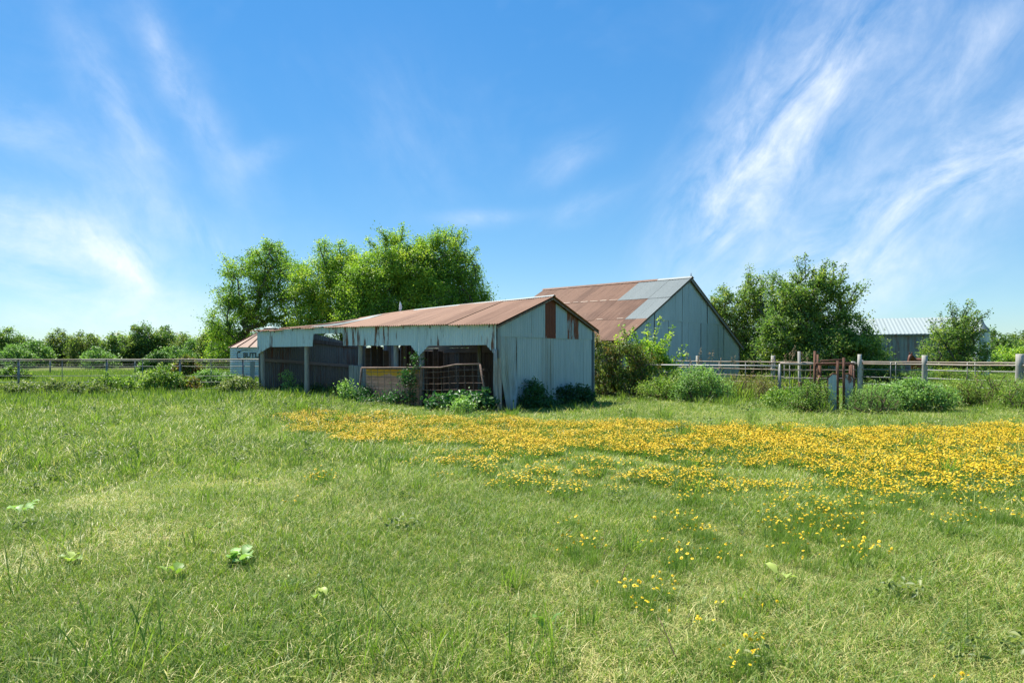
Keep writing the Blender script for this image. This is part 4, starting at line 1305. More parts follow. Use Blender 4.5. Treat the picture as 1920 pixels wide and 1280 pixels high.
bush('weed_clump', 'weedy growth at the foot of the stout right post', 1918, 19.5, [(0, 0, .35, .6, .5, .38), (.8, 0, .4, .8, .5, .4)], 170, 30, 0.05, 'leaf_bush', tint=(.6, .25), aspect=.4)
bush('weed_clump', 'tall scrubby weeds behind the right fence near the horse', 1672, 39, [(-.1, 0, .8, .6, .6, .75), (1.4, 0, .4, 1.0, .6, .42), (-1.4, 0, .5, 1.0, .7, .5)], 210, 32, 0.09, 'leaf_pale', tint=(.25, .2), aspect=.4)
bush('weed_clump', 'green undergrowth below the spiky young tree', 1790, 41, [(0, 0, .4, 1.8, .8, .4), (-1.5, 0, .3, 1.0, .7, .35)], 170, 30, 0.10, 'leaf_dark', tint=(.6, .2))
# dark weeds at the gable and in the shed front
bush('weed_clump', 'dark green bushy weeds at the gable foot, the left of two', 1000, 20.2, [(0, 0, .36, .42, .35, .36), (.28, .1, .18, .5, .4, .2), (-.2, -.2, .12, .35, .3, .15)], 130, 26, 0.085, 'leaf_weed', tint=(.4, .22), bark='stem', sprigs=8, sprig_len=.3)
bush('weed_clump', 'dark green bushy weeds at the gable foot, the right of two', 1072, 21.9, [(0, 0, .30, .5, .35, .3), (.4, .2, .25, .4, .35, .25)], 120, 26, 0.075, 'leaf_weed', tint=(.2, .18), bark='stem', sprigs=6, sprig_len=.25)
bush('weed_clump', 'broad-leaved green weeds in front of the wire gate', 858, 19.0, [(-.45, 0, .24, .5, .3, .24), (.2, 0, .28, .45, .3, .27), (.6, .1, .26, .35, .25, .25)], 85, 15, 0.15, 'leaf_weed', tint=(.55, .22), bark='stem', aspect=.5, sprigs=8, sprig_len=.3)
bush('weed_clump', 'pale yellow-green leafy sprig below the broad-leaved weeds', 868, 18.3, [(0, 0, .2, .35, .25, .2)], 45, 16, 0.08, 'leaf_pale', tint=(.85, .15), bark='stem')
bush('climbing_vine', 'vine hanging over the pink painted panel', 765, 20.9, [(0, 0, .92, .26, .10, .26), (.1, -.1, .5, .10, .10, .35), (.28, 0, 1.35, .10, .10, .28)], 62, 18, 0.065, 'leaf_weed', tint=(.35, .25), spread=.05, stems=2)
bush('weed_clump', 'green weeds growing at the foot of the pink panel', 730, 21.2, [(-.5, 0, .16, .5, .25, .17), (.3, 0, .2, .45, .25, .22), (.9, .1, .2, .35, .25, .22)], 85, 16, 0.08, 'leaf_weed', tint=(.45, .2), bark='stem')
bush('weed_clump', 'yellow-green upright weed before the grey planks', 652, 22.3, [(0, 0, .34, .2, .2, .32), (.2, 0, .15, .3, .25, .16)], 60, 16, 0.08, 'leaf_pale', tint=(.8, .2), bark='stem', sprigs=5, sprig_len=.35)
bush('weed_clump', 'fine green weeds at the foot of the grey planks', 680, 22.2, [(0, 0, .25, .35, .3, .26)], 70, 24, 0.06, 'leaf_weed', tint=(.4, .2), bark='stem')
bush('weed_clump', 'tall pale weed inside the far shed bay', 540, 26.2, [(0, 0, .5, .18, .18, .45), (.2, 0, .15, .35, .3, .18)], 60, 20, 0.075, 'leaf_pale', tint=(.85, .15), bark='stem')
bush('weed_clump', 'low dark weeds inside the far shed bay', 560, 27.3, [(0, 0, .18, 1.0, .7, .18), (1.6, .2, .15, 1.0, .6, .16)], 120, 22, 0.075, 'leaf_weed', tint=(.4, .2), bark='stem')
# along the left fence
lw = [(205, 27.0, .55, .62, 'leaf_bush', .7, 'broad-leaved bright bush under the second pipe fence post'), (232, 27.2, .45, .5, 'leaf_bush', .6, 'small leafy bush right of the second pipe fence post'), (302, 27.0, .9, .85, 'leaf_bush', .65, 'largest leafy bush along the left pipe fence'), (345, 27.6, .5, .6, 'leaf_vine', .5, 'reddish vine growing up the third pipe fence post'),
      (270, 29.6, .8, .7, 'leaf_bush', .75, 'pale bush just behind the left pipe fence'), (390, 28.8, .8, .7, 'leaf_pale', .5, 'straggly pale bush between fence and grain bin'), (450, 26.4, .8, .55, 'leaf_rough', .55, 'low weeds left of the far shed corner'), (425, 29.5, .9, .6, 'leaf_pale', .4, 'grey-green weeds in front of the grain bin'),
      (100, 25.6, 1.1, .42, 'leaf_rough', .55, 'spreading low weeds below the first fence post'), (30, 25.0, 1.0, .40, 'leaf_rough', .5, 'spreading low weeds at the left edge'), (165, 25.4, .8, .36, 'leaf_rough', .6, 'low weeds between the first two fence posts'), (25, 40, .9, .7, 'leaf_dark', .4, 'small dark bush behind the fence at the left edge'), (300, 50, 1.6, 1.5, 'leaf_pale', .3, 'rounded grey-green shrub beyond the left fence'), (350, 46, 1.0, 1.2, 'leaf_vine', .6, 'browning shrub beyond the left fence')]
for (u, d, rx, h, mt, tn, lb) in lw:
    h *= 1.25
    bush('weed_clump' if h < .6 else 'bush', lb, u, d, [(0, 0, h * .5, rx * .7, .5, h * .5), (-rx * .5, 0, h * .35, rx * .5, .45, h * .36), (rx * .5, .1, h * .36, rx * .5, .45, h * .36)], int(60 + 130 * rx * h + d), 26, 0.085 if d < 35 else .13, mt, tint=(tn, .22), bark='stem', aspect=.6, sprigs=5, sprig_len=.3)


# ------------------------------------------------------------------ grass and flowers
def blades(n, half, wid, lo, hi, lean, segs, straw, rad=None, base_tint=(.28, .15)):
    """n bent blades on a square of half-width half"""
    P = np.zeros((n, 3))
    if rad is None:
        P[:, :2] = RNG.uniform(-half, half, (n, 2))
    else:
        a = RNG.random(n) * 2 * math.pi
        r = rad * np.sqrt(RNG.random(n))
        P[:, 0], P[:, 1] = np.cos(a) * r, np.sin(a) * r
    az_ = RNG.random(n) * 2 * math.pi
    d = np.stack([np.cos(az_), np.sin(az_), np.zeros(n)], 1)
    s = np.stack([-np.sin(az_ + RNG.normal(0, .6, n)), np.cos(az_), np.zeros(n)], 1)
    L = RNG.uniform(lo, hi, n) * RNG.uniform(.7, 1.1, n)
    is_straw = RNG.random(n) < straw
    ln = np.abs(RNG.normal(lean, .25, n)) + is_straw * .6
    W = wid * RNG.uniform(.6, 1.25, n) * np.where(is_straw, .75, 1)
    rows = []
    for j in range(segs + 1):
        f = j / segs
        th = ln * (0.35 + 0.65 * f)
        if j == 0:
            c = P.copy()
        else:
            c = c + (d * np.sin(th)[:, None] + np.array([[0, 0, 1]]) * np.cos(th)[:, None]) * (L / segs)[:, None]
        ww = W * (1 - 0.25 * f) if j < segs else None
        if j < segs:
            rows += [c - s * (ww / 2)[:, None], c + s * (ww / 2)[:, None]]
        else:
            rows.append(c)
    nv = len(rows)
    vs = np.stack(rows, 1).reshape(-1, 3)
    k = np.arange(n)[:, None] * nv
    tr = []
    for j in range(segs - 1):
        a = 2 * j
        tr += [[a, a + 1, a + 3], [a, a + 3, a + 2]]
    tr.append([nv - 3, nv - 2, nv - 1])
    fs = np.concatenate([k + np.array([t_]) for t_ in tr], 1).reshape(-1, 3)
    tn = np.clip(RNG.normal(base_tint[0], base_tint[1], n), 0, .62)
    tn = np.where(is_straw, RNG.uniform(.72, 1.0, n), tn)
    return vs, fs, np.repeat(tn, nv)


def raw_mesh(name, parts):
    """mesh from [(verts, tri faces, tint, material)]"""
    me = bpy.data.meshes.new(name)
    vs = np.concatenate([p_[0] for p_ in parts])
    off = np.cumsum([0] + [len(p_[0]) for p_ in parts])
    fs = np.concatenate([p_[1] + o_ for p_, o_ in zip(parts, off)])
    mi = np.concatenate([np.full(len(p_[1]), k) for k, p_ in enumerate(parts)])
    me.vertices.add(len(vs))
    me.vertices.foreach_set('co', vs.astype(np.float32).ravel())
    me.loops.add(len(fs) * 3)
    me.loops.foreach_set('vertex_index', fs.astype(np.int32).ravel())
    me.polygons.add(len(fs))
    me.polygons.foreach_set('loop_start', np.arange(len(fs), dtype=np.int32) * 3)
    me.update(calc_edges=True)
    me.polygons.foreach_set('material_index', mi.astype(np.int32))
    a = me.attributes.new('tint', 'FLOAT', 'POINT')
    a.data.foreach_set('value', np.concatenate([p_[2] for p_ in parts]).astype(np.float32))
    for p_ in parts:
        me.materials.append(M[p_[3]])
    return me


def slope(pts, rot):
    p_ = np.asarray(pts, float)
    e_ = .15
    gx_ = (hgt(p_[:, 0] + e_, p_[:, 1]) - hgt(p_[:, 0] - e_, p_[:, 1])) / (2 * e_)
    gy_ = (hgt(p_[:, 0], p_[:, 1] + e_) - hgt(p_[:, 0], p_[:, 1] - e_)) / (2 * e_)
    rx_, ry_ = np.arctan(gy_), -np.arctan(gx_)
    c_, s_ = np.cos(rot), np.sin(rot)
    return np.stack([c_ * rx_ + s_ * ry_, -s_ * rx_ + c_ * ry_, rot], 1)


def scatter(name, sources, pts, rot, scl, pick, label, cat):
    """one stuff object: source meshes instanced on points that stand on the ground"""
    coll = bpy.data.collections.new(name + '_sources')
    for k, me in enumerate(sources):
        coll.objects.link(bpy.data.objects.new('%s_src_%02d' % (name, k), me))
    me = bpy.data.meshes.new(name)
    me.vertices.add(len(pts))
    me.vertices.foreach_set('co', np.asarray(pts, np.float32).ravel())
    a = me.attributes.new('rot', 'FLOAT_VECTOR', 'POINT')
    a.data.foreach_set('vector', slope(pts, np.asarray(rot)).astype(np.float32).ravel())
    for nm, ty, dat in (('sc', 'FLOAT', scl), ('pick', 'INT', pick)):
        a = me.attributes.new(nm, ty, 'POINT')
        a.data.foreach_set('value', np.asarray(dat, np.float32 if ty == 'FLOAT' else np.int32))
    o = bpy.data.objects.new(name, me)
    COL.objects.link(o)
    ng = bpy.data.node_groups.new(name, 'GeometryNodeTree')
    ng.interface.new_socket('Geometry', in_out='INPUT', socket_type='NodeSocketGeometry')
    ng.interface.new_socket('Geometry', in_out='OUTPUT', socket_type='NodeSocketGeometry')
    N = ng.nodes
    gi, go = N.new('NodeGroupInput'), N.new('NodeGroupOutput')
    ci = N.new('GeometryNodeCollectionInfo')
    ci.inputs['Collection'].default_value = coll
    ci.inputs['Separate Children'].default_value = True
    ci.inputs['Reset Children'].default_value = True
    iop = N.new('GeometryNodeInstanceOnPoints')
    iop.inputs['Pick Instance'].default_value = True

    def attr(nm, ty):
        n_ = N.new('GeometryNodeInputNamedAttribute')
        n_.data_type = ty
        n_.inputs['Name'].default_value = nm
        return n_.outputs['Attribute']
    lk = ng.links.new
    e2r = N.new('FunctionNodeEulerToRotation')
    lk(attr('rot', 'FLOAT_VECTOR'), e2r.inputs[0])
    lk(gi.outputs[0], iop.inputs['Points'])
    lk(ci.outputs[0], iop.inputs['Instance'])
    lk(attr('pick', 'INT'), iop.inputs['Instance Index'])
    lk(e2r.outputs[0], iop.inputs['Rotation'])
    lk(attr('sc', 'FLOAT'), iop.inputs['Scale'])
    lk(iop.outputs[0], go.inputs[0])
    md = o.modifiers.new('scatter', 'NODES')
    md.node_group = ng
    tag(o, label, cat)
    o['kind'] = 'stuff'
    return o


def shed_mask(x, y):
    """true where the shed, barn or bin floor is"""
    rx, ry = x - C0.x, y - C0.y
    s = rx * Lr.x + ry * Lr.y
    t_ = rx * Gr.x + ry * Gr.y
    a = (s > -0.05) & (s < SL) & (t_ > 0.12) & (t_ < SW)
    rx, ry = x - B0.x, y - B0.y
    s = rx * BL.x + ry * BL.y
    t_ = rx * BG.x + ry * BG.y
    b = (s > 0) & (s < BLEN) & (t_ > 0) & (t_ < BW)
    return a | b


def vnoise(x, y, s, seed):
    """cheap smooth noise in 0..1"""
    r = np.random.default_rng(seed)
    tot = np.zeros_like(x)
    for _ in range(7):
        a, ph = r.random() * 6.28, r.random() * 6.28
        k = s * r.uniform(.5, 1.8)
        tot = tot + np.sin(x * math.cos(a) * k + y * math.sin(a) * k + ph)
    return np.clip(0.5 + tot / 6.5, 0, 1)


def ring(d0, d1, cell, ang=52):
    g = np.arange(-d1 * 1.3, d1 * 1.3, cell)
    X, Y = np.meshgrid(g, g)
    X = X.ravel() + RNG.uniform(-.27, .27, X.size) * cell
    Y = Y.ravel() + RNG.uniform(-.27, .27, Y.size) * cell
    dd_ = np.hypot(X, Y) * RNG.uniform(.93, 1.07, X.size)
    k = (dd_ > d0) & (dd_ < d1) & (np.abs(np.degrees(np.arctan2(X, Y))) < ang) & ~shed_mask(X, Y)
    return X[k], Y[k]


srcs = []
for k in range(4):      # near: fine
    b1 = blades(1450, .30, .0036, .035, .095, .95, 3, .18)
    b2 = blades(110, .30, .0030, .08, .20, 1.15, 3, .75)
    srcs.append(raw_mesh('near_grass', [b1 + ('grass',), b2 + ('grass',)]))
for k in range(3):      # near: straw-rich
    b1 = blades(1350, .30, .0034, .03, .08, 1.1, 3, .46, base_tint=(.36, .15))
    b2 = blades(200, .30, .0030, .08, .20, 1.3, 3, .88)
    srcs.append(raw_mesh('near_dry_grass', [b1 + ('grass',), b2 + ('grass',)]))
for k in range(4):      # middle
    b1 = blades(1500, .58, .0068, .045, .115, .85, 2, .20)
    b2 = blades(120, .58, .006, .12, .28, 1.0, 3, .7)
    srcs.append(raw_mesh('mid_grass', [b1 + ('grass',), b2 + ('grass',)]))
for k in range(3):
    b1 = blades(1500, .58, .0068, .04, .10, 1.0, 2, .45, base_tint=(.36, .15))
    srcs.append(raw_mesh('mid_dry_grass', [b1 + ('grass',)]))
for k in range(3):      # far
    srcs.append(raw_mesh('far_grass', [blades(1100, 1.45, .026, .10, .24, .6, 1, .22) + ('grass',)]))

pts, rot, scl, pick = [], [], [], []


def lay(X, Y, lush, dry, smin=.85, smax=1.2):
    dn = vnoise(X, Y, .9, 5) * .6 + vnoise(X, Y, 2.4, 6) * .4 + np.clip(X / 60, -.1, .12)
    isdry = RNG.random(len(X)) < np.clip((dn - .42) * 3.2, 0.03, .92)
    pk = np.where(isdry, RNG.choice(dry, len(X)), RNG.choice(lush, len(X)))
    pts.append(np.stack([X, Y, hgt(X, Y) + .004], 1))
    rot.append(RNG.random(len(X)) * 6.28)
    # the left of the pasture is longer
    long_ = 1 + .45 * np.clip((-X - 1) / 8, 0, 1) * np.clip((Y - 7) / 8, 0, 1)
    scl.append(RNG.uniform(smin, smax, len(X)) * (0.65 + .45 * vnoise(X, Y, 1.5, 9) + .4 * vnoise(X, Y, 5.0, 10)) * long_)
    pick.append(pk)


X, Y = ring(1.6, 9.0, .39)
lay(X, Y, [0, 1, 2, 3], [4, 5, 6])
X, Y = ring(8.6, 25, .77)
lay(X, Y, [7, 8, 9, 10], [11, 12, 13])
X, Y = ring(24, 75, 1.9)
lay(X, Y, [14, 15, 16], [14, 15, 16])
scatter('grass', srcs, np.concatenate(pts), np.concatenate(rot), np.concatenate(scl), np.concatenate(pick), 'short matted green and straw-coloured pasture grass over the field', 'grass')


# --- yellow flowers
def flower_plant(heads, h, rad, hs, near=True):
    """fine stems and thread leaves under a flat top of small yellow daisies"""
    parts = []
    a = RNG.random(heads) * 6.28
    r = rad * np.sqrt(RNG.random(heads))
    top = np.stack([np.cos(a) * r, np.sin(a) * r, h * RNG.uniform(.72, 1.08, heads) - .25 * r], 1)
    # stems as thin ribbons
    b0 = top * np.array([[.18, .18, 0]])
    s = np.stack([-np.sin(a), np.cos(a), np.zeros(heads)], 1) * (.0022 if near else .004)
    vs = np.stack([b0 - s, b0 + s, top], 1).reshape(-1, 3)
    fs = (np.arange(heads)[:, None] * 3 + np.array([[0, 1, 2]]))
    parts.append((vs, fs, np.full(len(vs), .3), 'feather'))
    v2, f2, t2 = blades(int((170 if near else 60) * rad / .14), 0, .0032 if near else .008, h * .5, h * .95, .45, 2, .03, rad=rad * .8, base_tint=(.45, .2))
    parts.append((v2, f2, t2, 'feather'))
    # heads: eight notched petals round a domed disc
    K = 8
    pv, pf_, dv, df = [], [], [], []
    for k in range(heads):
        c = top[k]
        nrm = unit((np.array([0, 0, 1.0]) + RNG.normal(size=3) * .35)[None])[0]
        x_ = unit(np.cross(nrm, RNG.normal(size=3))[None])[0]
        y_ = np.cross(nrm, x_)
        R_ = hs * RNG.uniform(.8, 1.2)
        if near:
            for j in range(K):
                an = 6.283 * j / K
                o0 = len(pv)
                e1 = x_ * math.cos(an) + y_ * math.sin(an)
                e2 = -x_ * math.sin(an) + y_ * math.cos(an)
                pv += [c, c + e1 * R_ + e2 * R_ * .34 - nrm * R_ * .2, c + e1 * R_ - e2 * R_ * .34 - nrm * R_ * .2]
                pf_.append([o0, o0 + 2, o0 + 1])
        else:
            o0 = len(pv)
            pv += [c] + [c + (x_ * math.cos(6.283 * j / 6) + y_ * math.sin(6.283 * j / 6)) * R_ - nrm * R_ * .15 for j in range(6)]
            pf_ += [[o0, o0 + 1 + j, o0 + 1 + (j + 1) % 6] for j in range(6)]
        o0 = len(dv)
        dv += [c + nrm * R_ * .42] + [c + (x_ * math.cos(6.283 * j / 5) + y_ * math.sin(6.283 * j / 5)) * R_ * .38 + nrm * R_ * .08 for j in range(5)]
        df += [[o0, o0 + 1 + j, o0 + 1 + (j + 1) % 5] for j in range(5)]
    parts.append((np.array(pv), np.array(pf_), np.zeros(len(pv)), 'petal'))
    parts.append((np.array(dv), np.array(df), np.zeros(len(dv)), 'disc'))
    return parts


far_fl = [raw_mesh('flowers', flower_plant(RNG.integers(34, 48), RNG.uniform(.13, .22), .20, .0108, False)) for _ in range(5)]
green_fl = [raw_mesh('feathery', flower_plant(3, .22, .15, .012, False)) for _ in range(2)]
N_ = 90000
X = RNG.uniform(-9, 17, N_)
Y = RNG.uniform(2.6, 21.5, N_)
u_ = U0 + F * X / Y
v_ = V0 + 1.37 * F / Y
topb = np.interp(u_, [480, 650, 900, 1000, 1150, 1300, 1450, 1600, 1750, 1920, 2200], [765, 765, 773, 775, 781, 788, 793, 797, 790, 784, 780])
botb = np.interp(u_, [480, 560, 650, 740, 830, 900, 1000, 1150, 1400, 1600, 1750, 1920, 2200], [770, 792, 815, 826, 820, 832, 838, 850, 872, 893, 903, 908, 905])
wob = (vnoise(X, Y, 2.2, 21) - .5)
topb = topb + wob * 8
botb = botb + wob * 34
inside = np.clip((v_ - topb) / 5, 0, 1) * np.clip((botb - v_) / 14, 0, 1) * (u_ > 485) * np.clip((u_ - 480) / 60, 0, 1)
patch = vnoise(X, Y, 3.2, 22)
den = inside * np.clip(.55 + 1.4 * (patch - .3), .3, 1.0)
below = (v_ > botb) & (v_ < botb + 55) & (u_ > 780)
den = np.maximum(den, below * np.clip((vnoise(X, Y, 2.6, 23) - .62) * 2.2, 0, .35))
CL = [(1060, 865, 60, 16, .3), (860, 850, 50, 14, .35), (900, 880, 60, 10, .15), (1000, 895, 90, 10, .15), (1120, 1000, 50, 14, .4), (1080, 970, 20, 14, .35), (1260, 1000, 70, 22, .28), (1290, 965, 50, 12, .25), (1230, 1030, 40, 10, .3),
      (1540, 960, 60, 30, .75), (1600, 925, 30, 16, .6), (1480, 985, 40, 14, .4), (1590, 1000, 40, 14, .45), (1870, 955, 50, 14, .6), (1760, 935, 50, 12, .25), (1700, 920, 100, 20, .3), (1190, 1085, 36, 12, .8), (1210, 1112, 25, 8, .6), (1345, 1120, 30, 12, .6),
      (1390, 1105, 30, 8, .4), (1600, 1060, 28, 10, .5), (1570, 1045, 14, 6, .5), (1330, 1150, 18, 8, .6), (1150, 1155, 14, 6, .6), (1360, 1215, 24, 8, .5), (1810, 1240, 50, 14, .3), (600, 888, 30, 5, .4), (560, 925, 12, 4, .4), (1450, 1000, 30, 10, .3), (1860, 1030, 30, 8, .2)]
cd = np.zeros(N_)
for (cu_, cv_, ru, rv, st) in CL:
    cd = np.maximum(cd, st * .62 * np.exp(-((u_ - cu_) / (ru * 1.35)) ** 2 - ((v_ - cv_) / (rv * 1.4)) ** 2))
den = np.maximum(den, cd)
per_m2 = N_ / (26 * 18.9)
prob = np.where(v_ > 915, den * 130, den * 52) / per_m2
sel = (RNG.random(N_) < prob) & ~shed_mask(X, Y)
X, Y, v_ = X[sel], Y[sel], v_[sel]
near_k = (v_ > 915)
XF, YF = X[~near_k], Y[~near_k]
fx_, fy_ = RNG.uniform(-36, -9, 1500), RNG.uniform(33, 42, 1500)
kk = vnoise(fx_, fy_, .7, 41) > .55
XF, YF = np.concatenate([XF, fx_[kk], RNG.uniform(14.5, 17.5, 60)]), np.concatenate([YF, fy_[kk], RNG.uniform(25.5, 27, 60)])
pk = np.where(RNG.random(len(XF)) < .12, RNG.integers(5, 7, len(XF)), RNG.integers(0, 5, len(XF)))
scatter('yellow_flowers', far_fl + green_fl, np.stack([XF, YF, hgt(XF, YF)], 1), RNG.random(len(XF)) * 6.28, RNG.uniform(.7, 1.15, len(XF)), pk, 'dense band of small yellow daisy-like flowers across the pasture', 'flowers')

# nearer flower plants are single plants
XN, YN = X[near_k], Y[near_k]
order = np.argsort(YN)[:290]
XN, YN = XN[order], YN[order]
heads_me = []
for k in range(4):
    p_ = flower_plant(1, .01, .0, .0110)
    me_ = raw_mesh('flower_head', [p_[2], p_[3]])
    me_.transform(Matrix.Translation((0, 0, -p_[2][0][0][2])))
    heads_me.append(me_)
kinds = []
for k in range(6):
    p_ = flower_plant(int(RNG.integers(4, 12)), RNG.uniform(.11, .20), RNG.uniform(.08, .15), .0108)
    tops = p_[0][0].reshape(-1, 3, 3)[:, 2]
    kinds.append((raw_mesh('foliage', [p_[0], p_[1]]), raw_mesh('flower_heads', [p_[2], p_[3]]), tops))


def flower_place(u, v, size):
    cols = ((700, 'below the open far shed bay'), (1000, 'below the near shed corner'), (1130, 'below the shed gable'), (1260, 'below the vine thicket'), (1400, 'below the grey barn gable'),
            (1530, 'below the wooden corral post'), (1640, 'below the cattle chute'), (1760, 'below the middle right-hand post'), (9999, 'below the stout right post'))
    rows = ((935, 'touching the flower band'), (970, 'just under the flower band'), (1030, 'well under the flower band'), (1110, 'in the near grass'), (9999, 'at the very front'))
    c = next(t_ for lim, t_ in cols if u < lim)
    r = next(t_ for lim, t_ in rows if v < lim)
    z = 'small' if size < .88 else 'large' if size > 1.02 else 'middling'
    return '%s yellow-flowered plant %s, %s' % (z, r, c)


for k, (x, y) in enumerate(zip(XN, YN)):
    s_ = random.uniform(.75, 1.15)
    e = empty('flowering_plant', (x, y, hz(x, y)), flower_place(U0 + F * x / y, V0 + 1.37 * F / y, s_), 'flower', 'scattered yellow flower plants')
    e.rotation_euler = (0, 0, random.random() * 6.28)
    e.scale = (s_, s_, s_)
    fm, hm, tops = kinds[k % 6]
    o = bpy.data.objects.new('foliage', fm)
    o.parent = e
    COL.objects.link(o)
    if y < 6.2:
        for q_, tp_ in enumerate(tops):
            o = bpy.data.objects.new('flower_head', heads_me[(k + q_) % 4])
            o.parent = e
            o.location = tp_
            o.rotation_euler = (random.uniform(-.7, .7), random.uniform(-.7, .7), random.random() * 6.28)
            o.scale = (random.uniform(.7, 1.15),) * 3
            COL.objects.link(o)
    else:
        o = bpy.data.objects.new('flower_heads', hm)
        o['kind'] = 'stuff'
        o.parent = e
        COL.objects.link(o)

# --- weeds and longer tufts in the pasture
weed_src = []
for k in range(4):
    n = 46
    a = RNG.random(n) * 6.28
    r = .16 * np.sqrt(RNG.random(n))
    P = np.stack([np.cos(a) * r, np.sin(a) * r, RNG.uniform(.03, .20, n)], 1)
    vs, fs = leaf_geo(P, RNG.normal(size=(n, 3)) * .5 + np.array([[0, 0, 1]]), RNG.uniform(.04, .085, n), .5, droop=.2)
    weed_src.append(raw_mesh('weed', [(vs, fs, np.repeat(np.clip(RNG.normal(.5, .25, n), 0, 1), 4), 'leaf_rough')]))
for k in range(3):
    weed_src.append(raw_mesh('long_grass', [blades(60, 0, .009, .22, .48, .55, 4, .12, rad=.16, base_tint=(.45, .2)) + ('tuft',)]))
for k in range(2):      # low creeping leaves
    n = 60
    P = np.concatenate([RNG.normal(0, .10, (n, 2)), RNG.uniform(.02, .07, (n, 1))], 1)
    vs, fs = leaf_geo(P, RNG.normal(size=(n, 3)) * .4 + np.array([[0, 0, 1]]), RNG.uniform(.025, .055, n), .7, droop=.1)
    weed_src.append(raw_mesh('creeper', [(vs, fs, np.repeat(np.clip(RNG.normal(.4, .25, n), 0, 1), 4), 'leaf_bush')]))
for k in range(3):      # thin stalks with seed heads
    n = 7
    v1, f1, t1 = blades(n, 0, .0028, .18, .42, .25, 3, .5, rad=.12, base_tint=(.5, .2))
    tp_ = v1.reshape(n, -1, 3)[:, -1]
    v2, f2 = leaf_geo(np.repeat(tp_, 6, 0) - RNG.uniform(0, .05, (n * 6, 1)) * np.array([[0, 0, 1]]), RNG.normal(size=(n * 6, 3)), .022, .4)
    weed_src.append(raw_mesh('stalks', [(v1, f1, t1, 'tuft'), (v2, f2, np.zeros(len(v2)), 'seed')]))
for k in range(2):      # mats of dead thatch
    weed_src.append(raw_mesh('thatch', [blades(130, 0, .0045, .06, .16, 1.35, 3, .97, rad=.22) + ('grass',)]))
N_ = 16000
X = RNG.uniform(-28, 24, N_)
Y = RNG.uniform(2.4, 31, N_)
dn = vnoise(X, Y, .8, 31)
lf_ = np.clip((-X - .5) / 6, 0, 1)
pr = np.clip((dn - .45) * 2.0, 0, 1) * (.10 + .55 * lf_ * np.clip((Y - 7) / 8, 0, 1)) + .075
# weeds also crowd the fences and the strip in front of them
pr = np.maximum(pr, (np.abs(Y - 27.2) < 2.2) * (X < -9.5) * .55)
pr = np.maximum(pr, ((X > 6) & (Y > 18.5) & (Y < 27) & (X / Y > .2)) * .30)
k = (RNG.random(N_) < pr) & ~shed_mask(X, Y)
X, Y = X[k], Y[k]
pk = RNG.choice(14, len(X), p=[.08, .08, .08, .08, .08, .08, .07, .09, .09, .04, .04, .03, .08, .08])
scatter('weeds', weed_src, np.stack([X, Y, hgt(X, Y)], 1), RNG.random(len(X)) * 6.28, RNG.uniform(.6, 1.25, len(X)) * np.clip(.5 + Y / 36, .5, 1.2), pk, 'rough broad-leaved weeds and longer grass scattered through the left pasture', 'weeds')

# single tufts that stand out
tufts = [(55, 845, .55, 'dark green grass tuft at the far left of the middle pasture'), (265, 835, .5, 'upright dark grass tuft left of the flower band'), (205, 800, .5, 'tall grass tuft below the second fence post'), (545, 835, .45, 'wide-bladed grass tuft just left of the flower band'), (425, 955, .30, 'low bright green grass tuft in mid pasture left'),
         (150, 1035, .38, 'bright grass tuft left of the pale broad-leaved rosette'), (20, 1120, .5, 'coarse grass tuft cut by the left edge'), (690, 1262, .55, 'long thin-bladed tuft at the bottom edge, left of centre'), (840, 1250, .55, 'long leaning grass blades at the bottom centre'), (520, 975, .4, 'sparse stemmy grass tuft right of the low bright tuft'),
         (240, 1262, .5, 'stemmy grass tuft at the bottom left'), (1020, 1262, .5, 'dark stemmy tuft at the bottom, right of centre'), (1415, 1150, .26, 'fine feathery green tuft beside the nearest flowers'), (1560, 880, .3, 'grass tuft inside the right flower clusters'), (1780, 1225, .3, 'fine green tuft at the bottom right')]
for (u, v0, h, lb) in tufts:
    d = EYE * F / (v0 - V0)
    x = gx(u, d)
    n = int(24 + 26 * random.random()) if d < 7 else int(46 + 50 * random.random())
    vs, fs, tn = blades(n, 0, .0042 + .0005 * d, h * .35, h, .75, 6, .2, rad=.16 + .010 * d, base_tint=(.42, .25))
    b_ = np.array([x, d, hz(x, d) - .01])
    e = make('grass_tuft', vs + b_, fs, 'tuft', loc=b_, tint=tn)
    tag(e, lb, 'grass', 'longer grass tufts in the pasture')
    e['kind'] = 'thing'


